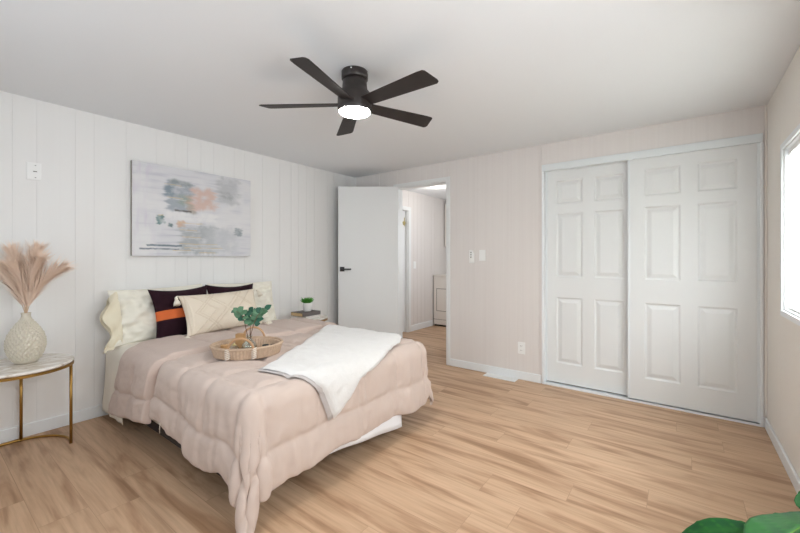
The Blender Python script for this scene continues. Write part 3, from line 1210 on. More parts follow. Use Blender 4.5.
# cream flat sheet showing at the head end
sheet = empty('flat_sheet', (cx, cy, 0), 0, 'cream flat sheet hanging down the near side at the head of the bed', 'bed sheet')
hsh = BY0 - 0.50


def sheet_disp(u, w, x):
    hang = min(1, max(0, (BY0 - w) / 0.3))
    return 0.006 * noise.noise(Vector((x * 14, w * 3, 1.1))) * (0.5 + 2 * hang) + 0.004 * noise.noise(Vector((x * 5, w * 7, 2.2)))


side_drape('sheet_cloth', M['sheet'], sheet, lambda w: BX0 - 0.015, lambda w: -2.6 - 0.5 * min(1, max(0, BY0 - w) / 0.12), hsh, BY1 + 0.45, 0.010, 60, 120, sheet_disp, solid=0.004, flare=0.03)
b = MB()
Gk = np.zeros((30, 8, 3))
for i in range(30):
    for j in range(8):
        y = 1.30 + (2.04 - 1.30) * i / 29
        z = 0.30 + (-0.150 - 0.085 * (y - 1.38) / 0.62) * j / 7
        Gk[i, j] = (BX1 + 0.012 + 0.004 * math.sin(y * 20) + 0.015 * j / 7, y, z)
b.grid(local_grid(Gk))
o = b.build('sheet_hem', M['skirt'], sheet, smooth=True, solid=0.003)
o['label'] = 'white hem below the comforter at the foot'


# turned down band of the comforter
def edge_round(e, wdt=0.035):
    t = min(1, max(0, e / wdt))
    return math.sqrt(max(0, 1 - (1 - t) ** 2))


def cuff_l(w):
    d = max(0, BY0 + 0.02 - w)
    return -3.04 - 0.15 * min(1, d / 0.4) + 0.012 * math.sin(w * 9)


def cuff_r(w):
    d = max(0, BY0 + 0.12 - w)
    return -2.50 + 0.012 * math.sin(w * 7) + (-0.05) * min(1, d / 0.42) ** 0.8


CW0, CW1 = BY0 - 0.455, BY1 + 0.42


def cuff_disp(u, w, x):
    wid = cuff_r(w) - cuff_l(w)
    e = min(u * wid, (1 - u) * wid)
    el = min(w - CW0, CW1 - w)
    v = 0.052 * edge_round(e, 0.02) * (0.35 + 0.65 * edge_round(el, 0.03))
    hang = min(1, max(0, (BY0 - w) / 0.25))
    d1_ = abs(((w - CW0 - 0.185 + 0.155) % 0.31) - 0.155) if w - CW0 > 0.185 else 0.185 - (w - CW0)
    d2_ = abs(u - 0.52) * wid
    v -= 0.020 * math.exp(-d1_ / 0.015)
    v -= 0.012 * math.exp(-d2_ / 0.02) * (1 if hang > 0.2 else 0.2)
    v += 0.008 * noise.noise(Vector((x * 7, w * 5, 3.3))) + 0.012 * hang * noise.noise(Vector((x * 12 - w * 3, w * 2.5, 8.3))) + 0.003 * noise.noise(Vector((x * 30, w * 30, 8.3)))
    return v


o = side_drape('turned_down_fold', M['cuff'], comforter, cuff_l, cuff_r, CW0, CW1, 0.012, 56, 190, cuff_disp, solid=0.0, flare=0.06, sub=1,
               zlift=lambda x, w: min(1, max(0, BY0 - 0.02 - w) / 0.4) * (0.16 * (x + 3.2) + 0.01))

# ties hanging from the hem
for x in (-3.06, -2.40):
    p_ = drape(x, t0, 0.03)
    y, z = p_.y, p_.z - 0.02
    b = MB()
    b.tube([(x - cx, y - cy, z + 0.03), (x - cx + 0.004, y - cy - 0.004, z), (x - cx, y - cy - 0.002, z - 0.03)], 0.002, 5)
    b.build('corner_tie', M['pillow'], comforter, smooth=True)


# ------------------------------------------------------------------ throw blanket
def foot_profile(x, off, r=0.075):
    R = r + off
    a = BX1 - r
    if x <= a:
        return x, BZ + off, (0, 0, 1)
    e = x - a
    arc = R * PI / 2
    if e < arc:
        th = e / R
        return a + R * math.sin(th), BZ - r + R * math.cos(th), (math.sin(th), 0, math.cos(th))
    dn = e - arc
    return a + R + 0.05 * dn, BZ - r - dn, (1, 0, 0.05)


def throw_layer(name, mtl, parent, A, Bc, C, D, lift, nu=70, nv=46, thick=0.012, amp=0.004):
    base = np.zeros((nu, nv, 3))
    nrm = np.zeros((nu, nv, 3))
    hgt = np.zeros((nu, nv))
    for i in range(nu):
        for j in range(nv):
            u, v = i / (nu - 1), j / (nv - 1)
            # soften corners
            p = (1 - u) * (1 - v) * np.array(A) + u * (1 - v) * np.array(Bc) + u * v * np.array(C) + (1 - u) * v * np.array(D)
            x, y = p
            wob = 0.010 * math.sin(u * 13 + 2) * (1 if j in (0, nv - 1) else 0.4)
            y += wob
            px, pz, n = foot_profile(x, 0.16)
            o_ = Vector((px, y, pz))
            d_ = -Vector(n).normalized()
            hit = bvh.ray_cast(o_, d_, 0.5)
            if hit[0] is None:
                px2, pz2, _ = foot_profile(x, 0.035)
                q_ = Vector((px2, y, pz2))
            else:
                q_ = hit[0]
            base[i, j] = o_
            nrm[i, j] = n
            hgt[i, j] = (o_ - q_).length
    # the blanket bridges small hollows: smooth the height field, never sinking in
    sm = hgt.copy()
    for _ in range(10):
        k = sm.copy()
        k[1:-1, 1:-1] = (sm[:-2, 1:-1] + sm[2:, 1:-1] + sm[1:-1, :-2] + sm[1:-1, 2:] + sm[1:-1, 1:-1]) / 5
        sm = np.minimum(k, hgt)
    G = np.zeros_like(base)
    for i in range(nu):
        for j in range(nv):
            n = Vector(nrm[i, j]).normalized()
            e = min(i, nu - 1 - i) / (nu - 1) * 1.2
            e2 = min(j, nv - 1 - j) / (nv - 1) * 0.7
            rd = edge_round(min(e, e2) + 0.004, 0.03)
            f = noise.noise(Vector((i * 0.09, j * 0.09, 2.0 + lift * 50)))
            f2 = noise.noise(Vector((i * 0.55, j * 0.55, 5.0)))
            lf = 0.002 + (lift + thick) * rd + 0.006 * f * rd + amp * f2 * rd
            G[i, j] = Vector(base[i, j]) - n * (sm[i, j] - lf)
    b = MB()
    b.grid(local_grid(G), flip=False)
    return b.build(name, mtl, parent, smooth=True, sub=1)


throw = empty('throw_blanket', (cx, cy, 0), 0, 'white plush throw blanket laid diagonally over the foot of the bed', 'blanket')
A_, B_, C_, D_ = (-1.80, 1.13), (-2.50, 2.26), (-1.73, 2.31), (-1.10, 1.37)
throw_layer('top_layer', M['throw'], throw, (A_[0] + 0.012, A_[1] + 0.012), B_, C_, (D_[0] - 0.006, D_[1] + 0.02), 0.016, thick=0.014)
o = throw_layer('folded_under_layer', M['throwback'], throw, (A_[0] - 0.004, A_[1] - 0.008), (B_[0] + 0.02, B_[1] - 0.02), (C_[0] - 0.02, C_[1] - 0.02), (D_[0], D_[1] - 0.004), 0.002, thick=0.012)
o['label'] = 'grey underside, coloured with the shadow along the edge'


# ------------------------------------------------------------------ pillows
def pillow_grid(w, h, t, n=34, pinch=0.07, seed=0, wrk=0.006, disp=None, power=0.5):
    """front (+z) and back of a cushion lying in the xy plane centred at origin"""
    out = []
    for side in (1, -1):
        G = np.zeros((n, n, 3))
        for i in range(n):
            for j in range(n):
                # denser towards the rim
                u = math.sin((i / (n - 1) - 0.5) * PI)
                v = math.sin((j / (n - 1) - 0.5) * PI)
                sx = 1 - pinch * (1 - v * v)
                sy = 1 - pinch * (1 - u * u)
                x = w / 2 * u * sx
                y = h / 2 * v * sy
                e = max(0, (1 - u * u) * (1 - v * v))
                z = t / 2 * e ** power
                k = noise.noise(Vector((u * 2.2 + seed, v * 2.2, side))) * 2.2 + noise.noise(Vector((u * 6 + seed, v * 6, side + 5)))
                z += wrk * k * min(1, e * 5)
                if disp and side == 1:
                    z += disp(u, v) * min(1, e * 8)
                G[i, j] = (x, y, side * z)
        out.append(G)
    return out


def place_pillow(o, bottom, lean, yaw, h, roll=0.0):
    """bottom: point of the lower edge midpoint; the pillow stands on its lower edge, leaning back by lean from vertical.
    local x = width, local y = up along the pillow, local z = front"""
    up = Vector((-math.sin(lean), 0, math.cos(lean)))
    fr = Vector((math.cos(lean), 0, math.sin(lean)))
    wd = up.cross(fr)            # width axis
    R = Matrix((wd, up, fr)).transposed()
    Rz = Matrix.Rotation(yaw, 3, 'Z')
    Rr = Matrix.Rotation(roll, 3, fr)
    Rm = Rz @ Rr @ R
    o.matrix_world = Matrix.Translation(Vector(bottom) + Rm @ Vector((0, h / 2, 0))) @ Rm.to_4x4()


def make_pillow(name, label, cat, w, h, t, m, bottom, lean, yaw=0, roll=0, group=None, **kw):
    root = empty(name, (0, 0, 0), 0, label, cat, group)
    fr, bk = pillow_grid(w, h, t, **kw)
    b = MB()
    b.grid(fr)
    b.grid(bk, flip=True)
    o = b.build('cushion_body', m, root, smooth=True, weld=True)
    place_pillow(root, bottom, lean, yaw, h, roll)
    return root, o


ZT = BZ + 0.012
def folds(u, v):
    f = 0.010 * noise.noise(Vector((u * 3.2 + v * 2.2, v * 1.2 - u * 0.5, 3.7))) + 0.007 * noise.noise(Vector((u * 8 - v * 5, v * 2.5, 1.7)))
    return f * 1.6


GP = 'ivory pillows leaning on the wall'
p1, o1 = make_pillow('pillow', 'ivory pillow nearest the vase, its open case hem drooping at the left', 'pillow', 0.69, 0.42, 0.19, M['pillow'], (-3.29, 1.255, ZT - 0.01), 0.24, 0, 0.02, GP, pinch=0.06, seed=1, wrk=0.019, n=60, power=0.5, disp=folds)
# the open end of its pillowcase
hemg = np.zeros((30, 14, 3))
for i in range(30):
    v = -1 + 2 * i / 29
    for j in range(14):
        e = j / 13
        yv = v * 0.205 * (1 - 0.05 * e) - 0.06 * e * e + 0.012 * math.sin(9 * e) * (1 - v) * 0.5
        xv = -(0.29 + 0.085 * e + 0.025 * math.sin(v * 5) * e)
        bul = 0.055 * (1 - v * v) ** 0.6 * (1 - 0.25 * e) + 0.012 * math.sin(v * 9 + 2) * e + 0.03 * e * v
        hemg[i, j] = (xv, yv, bul)
hemb = hemg.copy()
hemb[..., 2] = -hemg[..., 2] * 0.6 - 0.004
b = MB()
b.grid(hemg)
b.grid(hemb, flip=True)
ho = b.build('pillowcase_hem', M['hem'], p1, smooth=True, solid=0.003, sub=1)
p2, o2 = make_pillow('pillow', 'ivory pillow at the far side of the bed behind the plum cushion', 'pillow', 0.66, 0.42, 0.18, M['pillow'], (-3.29, 1.955, ZT - 0.01), 0.24, 0, -0.01, GP, pinch=0.06, seed=4, wrk=0.016, n=60, power=0.5, disp=folds)


def banded():
    m = M['plum']
    nt = m.node_tree
    p = nt.nodes['Principled BSDF']
    tc = N(nt, 'ShaderNodeTexCoord')
    sp = N(nt, 'ShaderNodeSeparateXYZ')
    nt.links.new(tc.outputs['Object'], sp.inputs[0])
    c = N(nt, 'ShaderNodeMath', operation='COMPARE')
    c.inputs[1].default_value = -0.012
    c.inputs[2].default_value = 0.036
    nt.links.new(sp.outputs['Y'], c.inputs[0])
    mx = N(nt, 'ShaderNodeMix', data_type='RGBA')
    mx.inputs['A'].default_value = srgb(44, 24, 32)
    mx.inputs['B'].default_value = srgb(214, 110, 62)
    nt.links.new(c.outputs[0], mx.inputs['Factor'])
    nt.links.new(mx.outputs['Result'], p.inputs['Base Color'])


banded()
GD = 'plum cushions in front of the ivory pillows'
c1, oc1 = make_pillow('throw_cushion', 'plum black square cushion with a burnt orange band', 'cushion', 0.45, 0.415, 0.15, M['plum'], (-3.12, 1.345, ZT), 0.30, 0.0, 0.02, GD, pinch=0.14, seed=2, wrk=0.004, n=46)
c2, oc2 = make_pillow('throw_cushion', 'plum black cushion mostly hidden behind the tasselled lumbar pillow', 'cushion', 0.45, 0.415, 0.15, M['plum'], (-3.15, 1.770, ZT), 0.30, 0.0, -0.03, GD, pinch=0.14, seed=9, wrk=0.004, n=46)


# tufted lumbar pillow
def ridge(u, v):
    d = 9.0
    X = u * 1.35
    for (a, c_) in ((-0.07, 0), (0.07, 0)):
        d = min(d, abs(abs(X) - abs(v) * 0.75 - a))
    for a in (0.92, 1.02):
        d = min(d, abs(abs(X) - abs(v) * 0.75 - 0.40 + a * 0))
        d = min(d, abs(abs(X) + abs(v) * 0.75 - a))
    d = min(d, abs(abs(X) - 1.22))
    return d


lw, lh = 0.645, 0.33
lp, lo = make_pillow('lumbar_cushion', 'cream tufted lumbar cushion with diamond ridges and corner tassels', 'cushion', lw, lh, 0.17, M['boho'], (-2.955, 1.592, ZT + 0.045), 0.42, 0.02, 0.02, None,
                     pinch=0.075, seed=6, wrk=0.003, n=110, disp=lambda u, v: 0.0065 * math.exp(-(ridge(u, v) / 0.028) ** 2))
lo.data.materials.append(M['bohoridge'])
me = lo.data
for p in me.polygons:
    cx_ = sum((me.vertices[k].co.x for k in p.vertices)) / 4 / (lw / 2)
    cy_ = sum((me.vertices[k].co.y for k in p.vertices)) / 4 / (lh / 2)
    if ridge(cx_, cy_) < 0.020 and me.vertices[p.vertices[0]].co.z > 0:
        p.material_index = 1
for (sx, sy) in ((1, 1), (-1, 1), (1, -1), (-1, -1)):
    b = MB()
    x, y = sx * (lw / 2 + 0.004), sy * (lh / 2 - 0.003)
    # tassels hang down (local -y), a little in front
    k0 = Vector((x, y, 0.004))
    b.tube([k0, k0 + Vector((sx * 0.012, -0.006, 0.008))], 0.004, 8)
    top = k0 + Vector((sx * 0.016, -0.010, 0.012))
    dn = Vector((sx * 0.010, -0.065 if sy > 0 else -0.020, 0.012 if sy > 0 else 0.045))
    b.tube([top, top + dn * 0.12, top + dn * 0.22, top + dn * 0.28, top + dn * 0.6, top + dn], [0.005, 0.012, 0.012, 0.008, 0.017, 0.022], 12)
    for q_ in range(14):
        a = 2 * PI * q_ / 14
        off_ = Vector((math.cos(a), 0, math.sin(a))) if sy > 0 else Vector((math.cos(a), math.sin(a), 0))
        b.tube([top + dn * 0.3 + off_ * 0.008, top + dn * 0.7 + off_ * 0.019, top + dn * (1.02 + 0.08 * random.random()) + off_ * 0.023], 0.0022, 4)
    b.build('tassel', M['tassel'], lp, smooth=True)


# ------------------------------------------------------------------ tray on the bed
TX, TY, TR = -2.205, 1.315, math.atan2(0.8, 0.6)
ta, tb_ = 0.200, 0.165
tz = max(top_z(TX + math.cos(a) * r_, TY + math.sin(a) * r_) for a in np.linspace(0, 2 * PI, 24) for r_ in (0.05, 0.15, 0.18)) - 0.006
tray = empty('basket_tray', (TX, TY, tz), TR, 'oval woven seagrass tray with two bamboo handles on the bed', 'tray')


def oval(a, r_add=0.0):
    return ((ta + r_add) * math.cos(a), (tb_ + r_add) * math.sin(a))


b = MB()
nr = 62
na = nr * 6
prof = []
for k in range(13):
    prof.append((0.018 * k / 12 - 0.010, 0.062 * k / 12))
vs, fs = [], []
for (ra, z) in prof:
    for k in range(na):
        a = 2 * PI * k / na
        cord = 0.0055 * abs(math.sin(a * nr / 2))
        x, y = oval(a, ra + cord)
        vs.append((x, y, z + 0.001))
for (ra, z) in reversed(prof):
    for k in range(na):
        a = 2 * PI * k / na
        cord = 0.0055 * abs(math.sin(a * nr / 2))
        x, y = oval(a, ra - 0.012 - cord)
        vs.append((x, y, z + 0.001))
nrow = 2 * len(prof)
for i in range(nrow):
    i2 = (i + 1) % nrow
    for k in range(na):
        k2 = (k + 1) % na
        fs.append((i * na + k, i * na + k2, i2 * na + k2, i2 * na + k))
b.add(vs, fs)
b.build('woven_wall', M['wicker'], tray, smooth=True)
b = MB()
for (ra, z, r_) in ((0.010, 0.066, 0.0085), (-0.012, 0.008, 0.007)):
    b.tube([oval(2 * PI * k / 72, ra) + (z,) for k in range(72)], r_, 10, closed=True)
o = b.build('rim', M['wicker'], tray, smooth=True)
b = MB()
b.prism([oval(2 * PI * k / 48, -0.018) for k in range(48)], 0.004, 0.012)
b.build('woven_base', M['wickerdark'], tray)
for sgn, lean_ in ((-1, 0.35), (1, 0.10)):
    pts = []
    hwid = 0.074
    ac = -PI / 2 if sgn < 0 else PI / 2
    for k in range(25):
        th = PI * k / 24
        xx = -hwid * math.cos(th) + (-0.02 if sgn < 0 else 0.02)
        zz = 0.030 + 0.105 * math.sin(th) ** 0.75
        yy = sgn * (tb_ * math.sqrt(max(0, 1 - (xx / ta) ** 2)) + 0.012 - 0.02 * 0 + 0.02 * (zz - 0.03) / 0.09 * lean_)
        pts.append((xx, yy, zz))
    pts = [(pts[0][0], pts[0][1], 0.006)] + pts + [(pts[-1][0], pts[-1][1], 0.006)]
    b = MB()
    b.tube(pts, 0.0068, 10)
    hd = b.build('handle', M['bamboo'], tray, smooth=True)
    for e_ in (pts[1], pts[-2]):
        b = MB()
        for k in range(6):
            z = 0.008 + k * 0.011
            b.tube([(e_[0] - 0.013, e_[1] - sgn * 0.002, z), (e_[0] - 0.004, e_[1] + sgn * 0.010, z + 0.004), (e_[0] + 0.006, e_[1] + sgn * 0.009, z + 0.008), (e_[0] + 0.013, e_[1] - sgn * 0.002, z + 0.010)], 0.0035, 6)
        b.build('lashing', M['lashing'], hd, smooth=True)


def tray_pt(lx, ly, lz=0.0125):
    c, s = math.cos(TR), math.sin(TR)
    return (TX + lx * c - ly * s, TY + lx * s + ly * c, tz + lz)


# glass bud vase with eucalyptus
vx, vy, vz = tray_pt(0.010, 0.0)
vase = empty('glass_vase', (vx, vy, vz), 0, 'small clear glass bud vase with eucalyptus standing in the tray', 'vase')
b = MB()
b.lathe([(0.030, 0.0), (0.043, 0.008), (0.048, 0.030), (0.042, 0.052), (0.024, 0.070), (0.016, 0.084), (0.017, 0.100), (0.020, 0.106),
         (0.018, 0.106), (0.0145, 0.098), (0.0135, 0.084), (0.021, 0.069), (0.039, 0.051), (0.045, 0.030), (0.040, 0.010), (0.001, 0.006)], 32)
b.build('glass_body', M['glass'], vase, smooth=True)
b = MB()
b.lathe([(0.038, 0.0102), (0.0435, 0.030), (0.043, 0.034), (0.002, 0.0342)], 28)
b.build('water', glass_mat('water', (0.93, 0.97, 0.95, 1), 0.2), vase, smooth=True)


def leaf_mesh(b, base, direction, normal, L_, W_, mi=0, roundness=0.8, cup=0.12):
    d = Vector(direction).normalized()
    n = Vector(normal)
    n = (n - d * n.dot(d)).normalized()
    s = d.cross(n)
    vs, fs = [], []
    rows_ = 7
    for i in range(rows_):
        t = i / (rows_ - 1)
        w = W_ / 2 * max(0.03, math.sin(PI * t ** roundness)) if i < rows_ - 1 else 0.0008
        for k in (-1, -0.5, 0, 0.5, 1):
            vs.append(Vector(base) + d * (L_ * t) + s * (w * k) + n * (cup * L_ * (k * k * 0.4 - (t - 0.5) ** 2)))
    for i in range(rows_ - 1):
        for k in range(4):
            a = i * 5 + k
            fs.append((a, a + 1, a + 6, a + 5))
    b.add(vs, fs, mi)


Rv = Vector((0.7987, 0.6017, 0))      # picture right
Uv = Vector((0, 0, 1))
Fv = Vector((-0.6017, 0.7987, 0))
# sprig tips as (right, up, forward) from the vase mouth
sprigs = [
    ([(-0.004, -0.06, 0), (-0.012, 0.0, 0), (-0.030, 0.08, 0.0), (-0.055, 0.135, 0.01), (-0.085, 0.150, 0.0)], 'eucalyptus sprig leaning to the left out of the glass vase', 6),
    ([(0.002, -0.065, 0), (0.006, 0.0, 0), (0.002, 0.07, 0.012), (0.006, 0.125, 0.02), (0.020, 0.150, 0.03)], 'short upright eucalyptus sprig in the middle of the glass vase', 5),
    ([(0.010, -0.06, 0), (0.010, 0.0, 0), (0.030, 0.065, -0.01), (0.055, 0.125, -0.01), (0.095, 0.160, 0)], 'eucalyptus sprig arching to the right out of the glass vase', 6),
]
mouth = Vector((vx, vy, vz + 0.106))
rl = random.Random(5)
for pts, lab, nl in sprigs:
    base = mouth
    root = empty('eucalyptus_sprig', tuple(mouth), 0, lab, 'greenery', 'eucalyptus sprigs in the glass vase')
    loc = [Rv * a + Uv * c + Fv * d for a, c, d in pts]
    b = MB()
    b.tube(loc, [0.0028, 0.0028, 0.0024, 0.002, 0.0012], 7)
    b.build('stem', M['twig'], root, smooth=True)
    b = MB()
    for k in range(nl):
        t = 0.55 + 0.45 * k / (nl - 1)
        f = t * (len(loc) - 1)
        i = min(int(f), len(loc) - 2)
        p = loc[i].lerp(loc[i + 1], f - i)
        for sd in ((-1, 1) if k < nl - 1 else (0,)):
            ang = rl.uniform(-0.4, 0.9)
            dirv = (Rv * (sd * math.cos(ang) + (0.8 * math.copysign(1, pts[-1][0]) if sd == 0 else 0)) + Uv * (math.sin(ang) + 0.15) + Fv * rl.uniform(-0.7, 0.7))
            nrm_ = -Fv * 0.8 + Uv * rl.uniform(0.1, 1.0) + Rv * rl.uniform(-0.5, 0.5)
            s_ = rl.uniform(0.040, 0.056)
            leaf_mesh(b, p, dirv, nrm_, s_, s_ * 0.92, rl.choice((0, 0, 1)), roundness=0.9)
    b.build('foliage', [M['leafeu'], M['leafeu2']], root, smooth=True, solid=0.0005)

# small things in the tray
x, y, z = tray_pt(-0.130, -0.010)
wb = empty('candle', (x, y, z), 0.4, 'amber coloured candle block at the left end of the tray', 'candle')
b = MB()
b.prism([(0.027 * math.cos(2 * PI * k / 8 + PI / 8), 0.027 * math.sin(2 * PI * k / 8 + PI / 8)) for k in range(8)], 0, 0.055)
b.build('wax_block', M['amber'], wb, bevel=0.003)
b = MB()
b.tube([(0, 0, 0.055), (0.001, 0, 0.063)], 0.001, 5)
b.build('wick', M['black'], wb)
x, y, z = tray_pt(-0.055, 0.115)
wb = empty('wooden_block', (x, y, z), 0.55, 'tall pale wooden block standing behind the tray vase', 'wooden block')
b = MB()
b.box(-0.027, 0.027, -0.02, 0.02, 0, 0.098)
b.build('block', M['amber'], wb, bevel=0.004)
x, y, z = tray_pt(-0.072, -0.055)
gb_ = empty('glass_ball', (x, y, z), 0, 'clear glass ball lying behind the near tray handle', 'ornament')
b = MB()
b.lathe([(0.030 * math.sin(PI * k / 16) + 0.0002, 0.030 - 0.030 * math.cos(PI * k / 16)) for k in range(17)], 28)
b.build('ball', M['glass'], gb_, smooth=True)
b = MB()
b.lathe([(0.012, 0.0585), (0.013, 0.062), (0.004, 0.064), (0.004, 0.070), (0.001, 0.0705)], 16)
b.build('stopper', M['brass'], gb_, smooth=True)
for (lx, ly, lab) in ((0.105, 0.035, 'small black tealight cup in the right end of the tray, nearer the vase'), (0.155, 0.030, 'small black tealight cup at the far right end of the tray')):
    x, y, z = tray_pt(lx, ly)
    bc = empty('tealight_cup', (x, y, z), 0, lab, 'candle cup', 'black tealight cups in the tray')
    b = MB()
    b.lathe([(0.016, 0), (0.019, 0.003), (0.021, 0.030), (0.019, 0.030), (0.017, 0.006), (0.001, 0.005)], 22)
    b.build('cup', M['black'], bc, smooth=True)
    b = MB()
    b.lathe([(0.0165, 0.006), (0.018, 0.020), (0.001, 0.0205)], 18)
    b.build('wax', M['tassel'], bc, smooth=True)


# ------------------------------------------------------------------ vase of pampas grass
pv = empty('ceramic_vase', (-3.25, 0.455, 0.5602), 0, 'beige textured bottle vase holding pampas grass on the side table', 'vase')
b = MB()
vp = [(0.055, 0.0), (0.064, 0.003), (0.082, 0.025), (0.102, 0.060), (0.114, 0.100), (0.113, 0.140), (0.100, 0.180), (0.078, 0.215), (0.054, 0.245), (0.034, 0.268), (0.026, 0.285), (0.0255, 0.300), (0.029, 0.309)]
# resample the profile
def resample(prof, n):
    pr = np.array(prof)
    d = np.r_[0, np.cumsum(np.hypot(*np.diff(pr, axis=0).T))]
    t = np.linspace(0, d[-1], n)
    return list(zip(np.interp(t, d, pr[:, 0]), np.interp(t, d, pr[:, 1])))


def hob(r, z, a):
    amp = 0.006 * sstep(0.012, 0.03, z) * sstep(0.272, 0.25, z)
    k1 = math.sin(11 * a + z * 95)
    k2 = math.sin(11 * a - z * 95)
    return r + amp * (abs(k1 * k2) ** 0.5 * 1.6 - 0.8)


prof = resample(vp, 110)
prof = [(r_ * (0.80 if z_ < 0.26 else 0.86), z_) for r_, z_ in prof]
b.lathe(prof, 264, fn=hob, cap=False)
inn = [(0.0245, 0.309), (0.021, 0.298), (0.022, 0.27), (0.03, 0.262)]
b.lathe(inn, 48, cap=False)
b.lathe([(0.044, 0.0), (0.001, 0.0005)], 48, cap=False)
b.build('textured_body', M['ceramic'], pv, smooth=True)

pm = Vector((-3.25, 0.455, 0.5602 + 0.305))
plumes = [
    ((-0.23, 0.31, -0.02), 'pampas plume leaning farthest left out of the picture'),
    ((-0.12, 0.38, 0.03), 'tall pampas plume left of centre, bending left'),
    ((-0.03, 0.28, -0.05), 'short pampas plume in the middle, close to the camera'),
    ((0.05, 0.39, 0.02), 'tallest pampas plume right of centre, nearly upright'),
    ((0.11, 0.33, -0.03), 'pampas plume leaning right between the tall one and the lowest'),
    ((0.195, 0.28, 0.04), 'rightmost pampas plume arching low over the table edge'),
]
pr = random.Random(11)
for (tip, lab) in plumes:
    root = empty('pampas_plume', tuple(pm), 0, lab, 'pampas grass', 'pampas plumes in the beige vase')
    tipv = Rv * tip[0] + Uv * tip[1] + Fv * tip[2]
    p0 = Uv * -0.12 + Rv * (tip[0] * -0.04)
    p1_ = Rv * (tip[0] * 0.04) + Uv * 0.01
    ctrl = Rv * (tip[0] * 0.30) + Uv * (tip[1] * 0.72)
    def bez(t):
        return p1_ * (1 - t) ** 2 + ctrl * (2 * t * (1 - t)) + tipv * (t * t)
    stem = [p0] + [bez(k / 14) for k in range(15)]
    b = MB()
    b.tube(stem, [0.0022] * 6 + [0.0018] * 5 + [0.001] * 5, 5)
    b.build('stem', M['pampas_stem'], root, smooth=True)
    b = MB()
    for k in range(900):
        t = 0.07 + 0.91 * pr.random() ** 0.95
        p = bez(t)
        tg = (bez(min(1, t + 0.03)) - bez(t - 0.03)).normalized()
        a = pr.random() * 2 * PI
        side = tg.cross(Vector((math.cos(a), math.sin(a), 0.3))).normalized()
        ln = (0.07 + 0.075 * pr.random()) * (0.6 + 0.9 * math.sin(PI * min(1, t + 0.06)) ** 0.8)
        m1 = p + tg * ln * 0.55 + side * ln * 0.20
        m2 = p + tg * ln * 0.95 + side * ln * 0.42 + Uv * (-0.10 * ln)
        wv = side.cross(tg) * 0.0011
        b.add([p - wv, p + wv, m1 + wv, m1 - wv, m2], [(0, 1, 2, 3), (3, 2, 4)])
    b.build('plume', M['pampas'], root)


# ------------------------------------------------------------------ books and small plant on the far table
bk = empty('book', (-3.24, 2.63, 0.5602), 0.0, 'white book lying under the charcoal book on the far table', 'book')
b = MB()
b.box(-0.082, 0.082, -0.085, 0.10, 0, 0.003)
b.box(-0.082, 0.082, -0.085, 0.10, 0.029, 0.032)
b.box(0.079, 0.082, -0.085, 0.10, 0, 0.032)
b.build('cover', M['bookwhite'], bk, bevel=0.001)
b = MB()
b.box(-0.078, 0.079, -0.081, 0.096, 0.003, 0.029)
b.build('pages', M['bookwhite'], bk)
bk = empty('book', (-3.245, 2.605, 0.5925), 0.03, 'charcoal book with kraft page edges, topmost under the little plant', 'book')
b = MB()
b.box(-0.095, 0.095, -0.115, 0.135, 0, 0.004)
b.box(-0.095, 0.095, -0.115, 0.135, 0.035, 0.039)
b.box(0.091, 0.095, -0.115, 0.135, 0, 0.039)
b.build('cover', M['bookgrey'], bk, bevel=0.0015)
b = MB()
b.box(-0.090, 0.091, -0.1145, 0.130, 0.004, 0.035)
o = b.build('pages', M['paper'], bk)
o['label'] = 'tan page edges facing the bed'

pt = empty('potted_plant', (-3.245, 2.635, 0.6317), 0, 'tiny bright green plant in a white pot on the stacked books', 'plant')
b = MB()
b.lathe([(0.036, 0), (0.041, 0.004), (0.047, 0.085), (0.047, 0.090), (0.043, 0.090), (0.041, 0.078), (0.001, 0.077)], 32)
b.build('pot', M['pot'], pt, smooth=True)
b = MB()
b.lathe([(0.0415, 0.076), (0.0412, 0.081), (0.001, 0.082)], 20)
b.build('soil', M['soil'], pt)
b = MB()
gr = random.Random(3)
for k in range(110):
    a = gr.random() * 2 * PI
    r_ = gr.random() * 0.032
    el = gr.uniform(0.5, 1.35)
    d_ = Vector((math.cos(a) * math.cos(el), math.sin(a) * math.cos(el), math.sin(el)))
    s_ = gr.uniform(0.045, 0.078)
    leaf_mesh(b, (r_ * math.cos(a), r_ * math.sin(a), 0.080), d_, Uv + Vector((0.3, 0.2, 0)), s_, 0.014, 0, roundness=1.0, cup=0.2)
b.build('leaves', M['grass'], pt, smooth=True)


# ------------------------------------------------------------------ laundry seen through the doorway
wa = empty('washing_machine', (-3.20, 6.02, 0), 0, 'white washing machine at the end of the hallway', 'washing machine')
b = MB()
b.box(-0.335, 0.335, -0.34, 0.34, 0.03, 0.885)
b.build('cabinet', M['washer'], wa, bevel=0.012)
b = MB()
b.box(-0.345, 0.345, -0.35, 0.34, 0.885, 0.905)
b.build('lid', M['washer'], wa, bevel=0.006)
b = MB()
b.box(-0.335, 0.335, 0.18, 0.34, 0.905, 1.04)
b.build('control_console', M['washer'], wa, bevel=0.02)
b = MB()
for q_ in [(-0.27, 0.27, -0.3412, -0.339, 0.66, 0.668), (-0.27, 0.27, -0.3412, -0.339, 0.27, 0.278), (-0.27, -0.262, -0.3412, -0.339, 0.27, 0.668), (0.262, 0.27, -0.3412, -0.339, 0.27, 0.668), (-0.335, 0.335, -0.3412, -0.339, 0.12, 0.126)]:
    b.box(*q_)
b.build('panel_seam', M['seam'], wa)
b = MB()
b.box(-0.32, 0.32, -0.32, 0.33, 0.0, 0.03)
b.build('plinth', M['darkpanel'], wa)
wc = empty('wall_cabinet', (-3.13, YE, 1.42), 0, 'white wall cabinet above the washing machine in the hallway', 'cabinet')
b = MB()
b.box(-0.40, 0.60, -0.32, -0.0005, 0, 0.80)
b.build('carcass', M['washer'], wc, bevel=0.003)
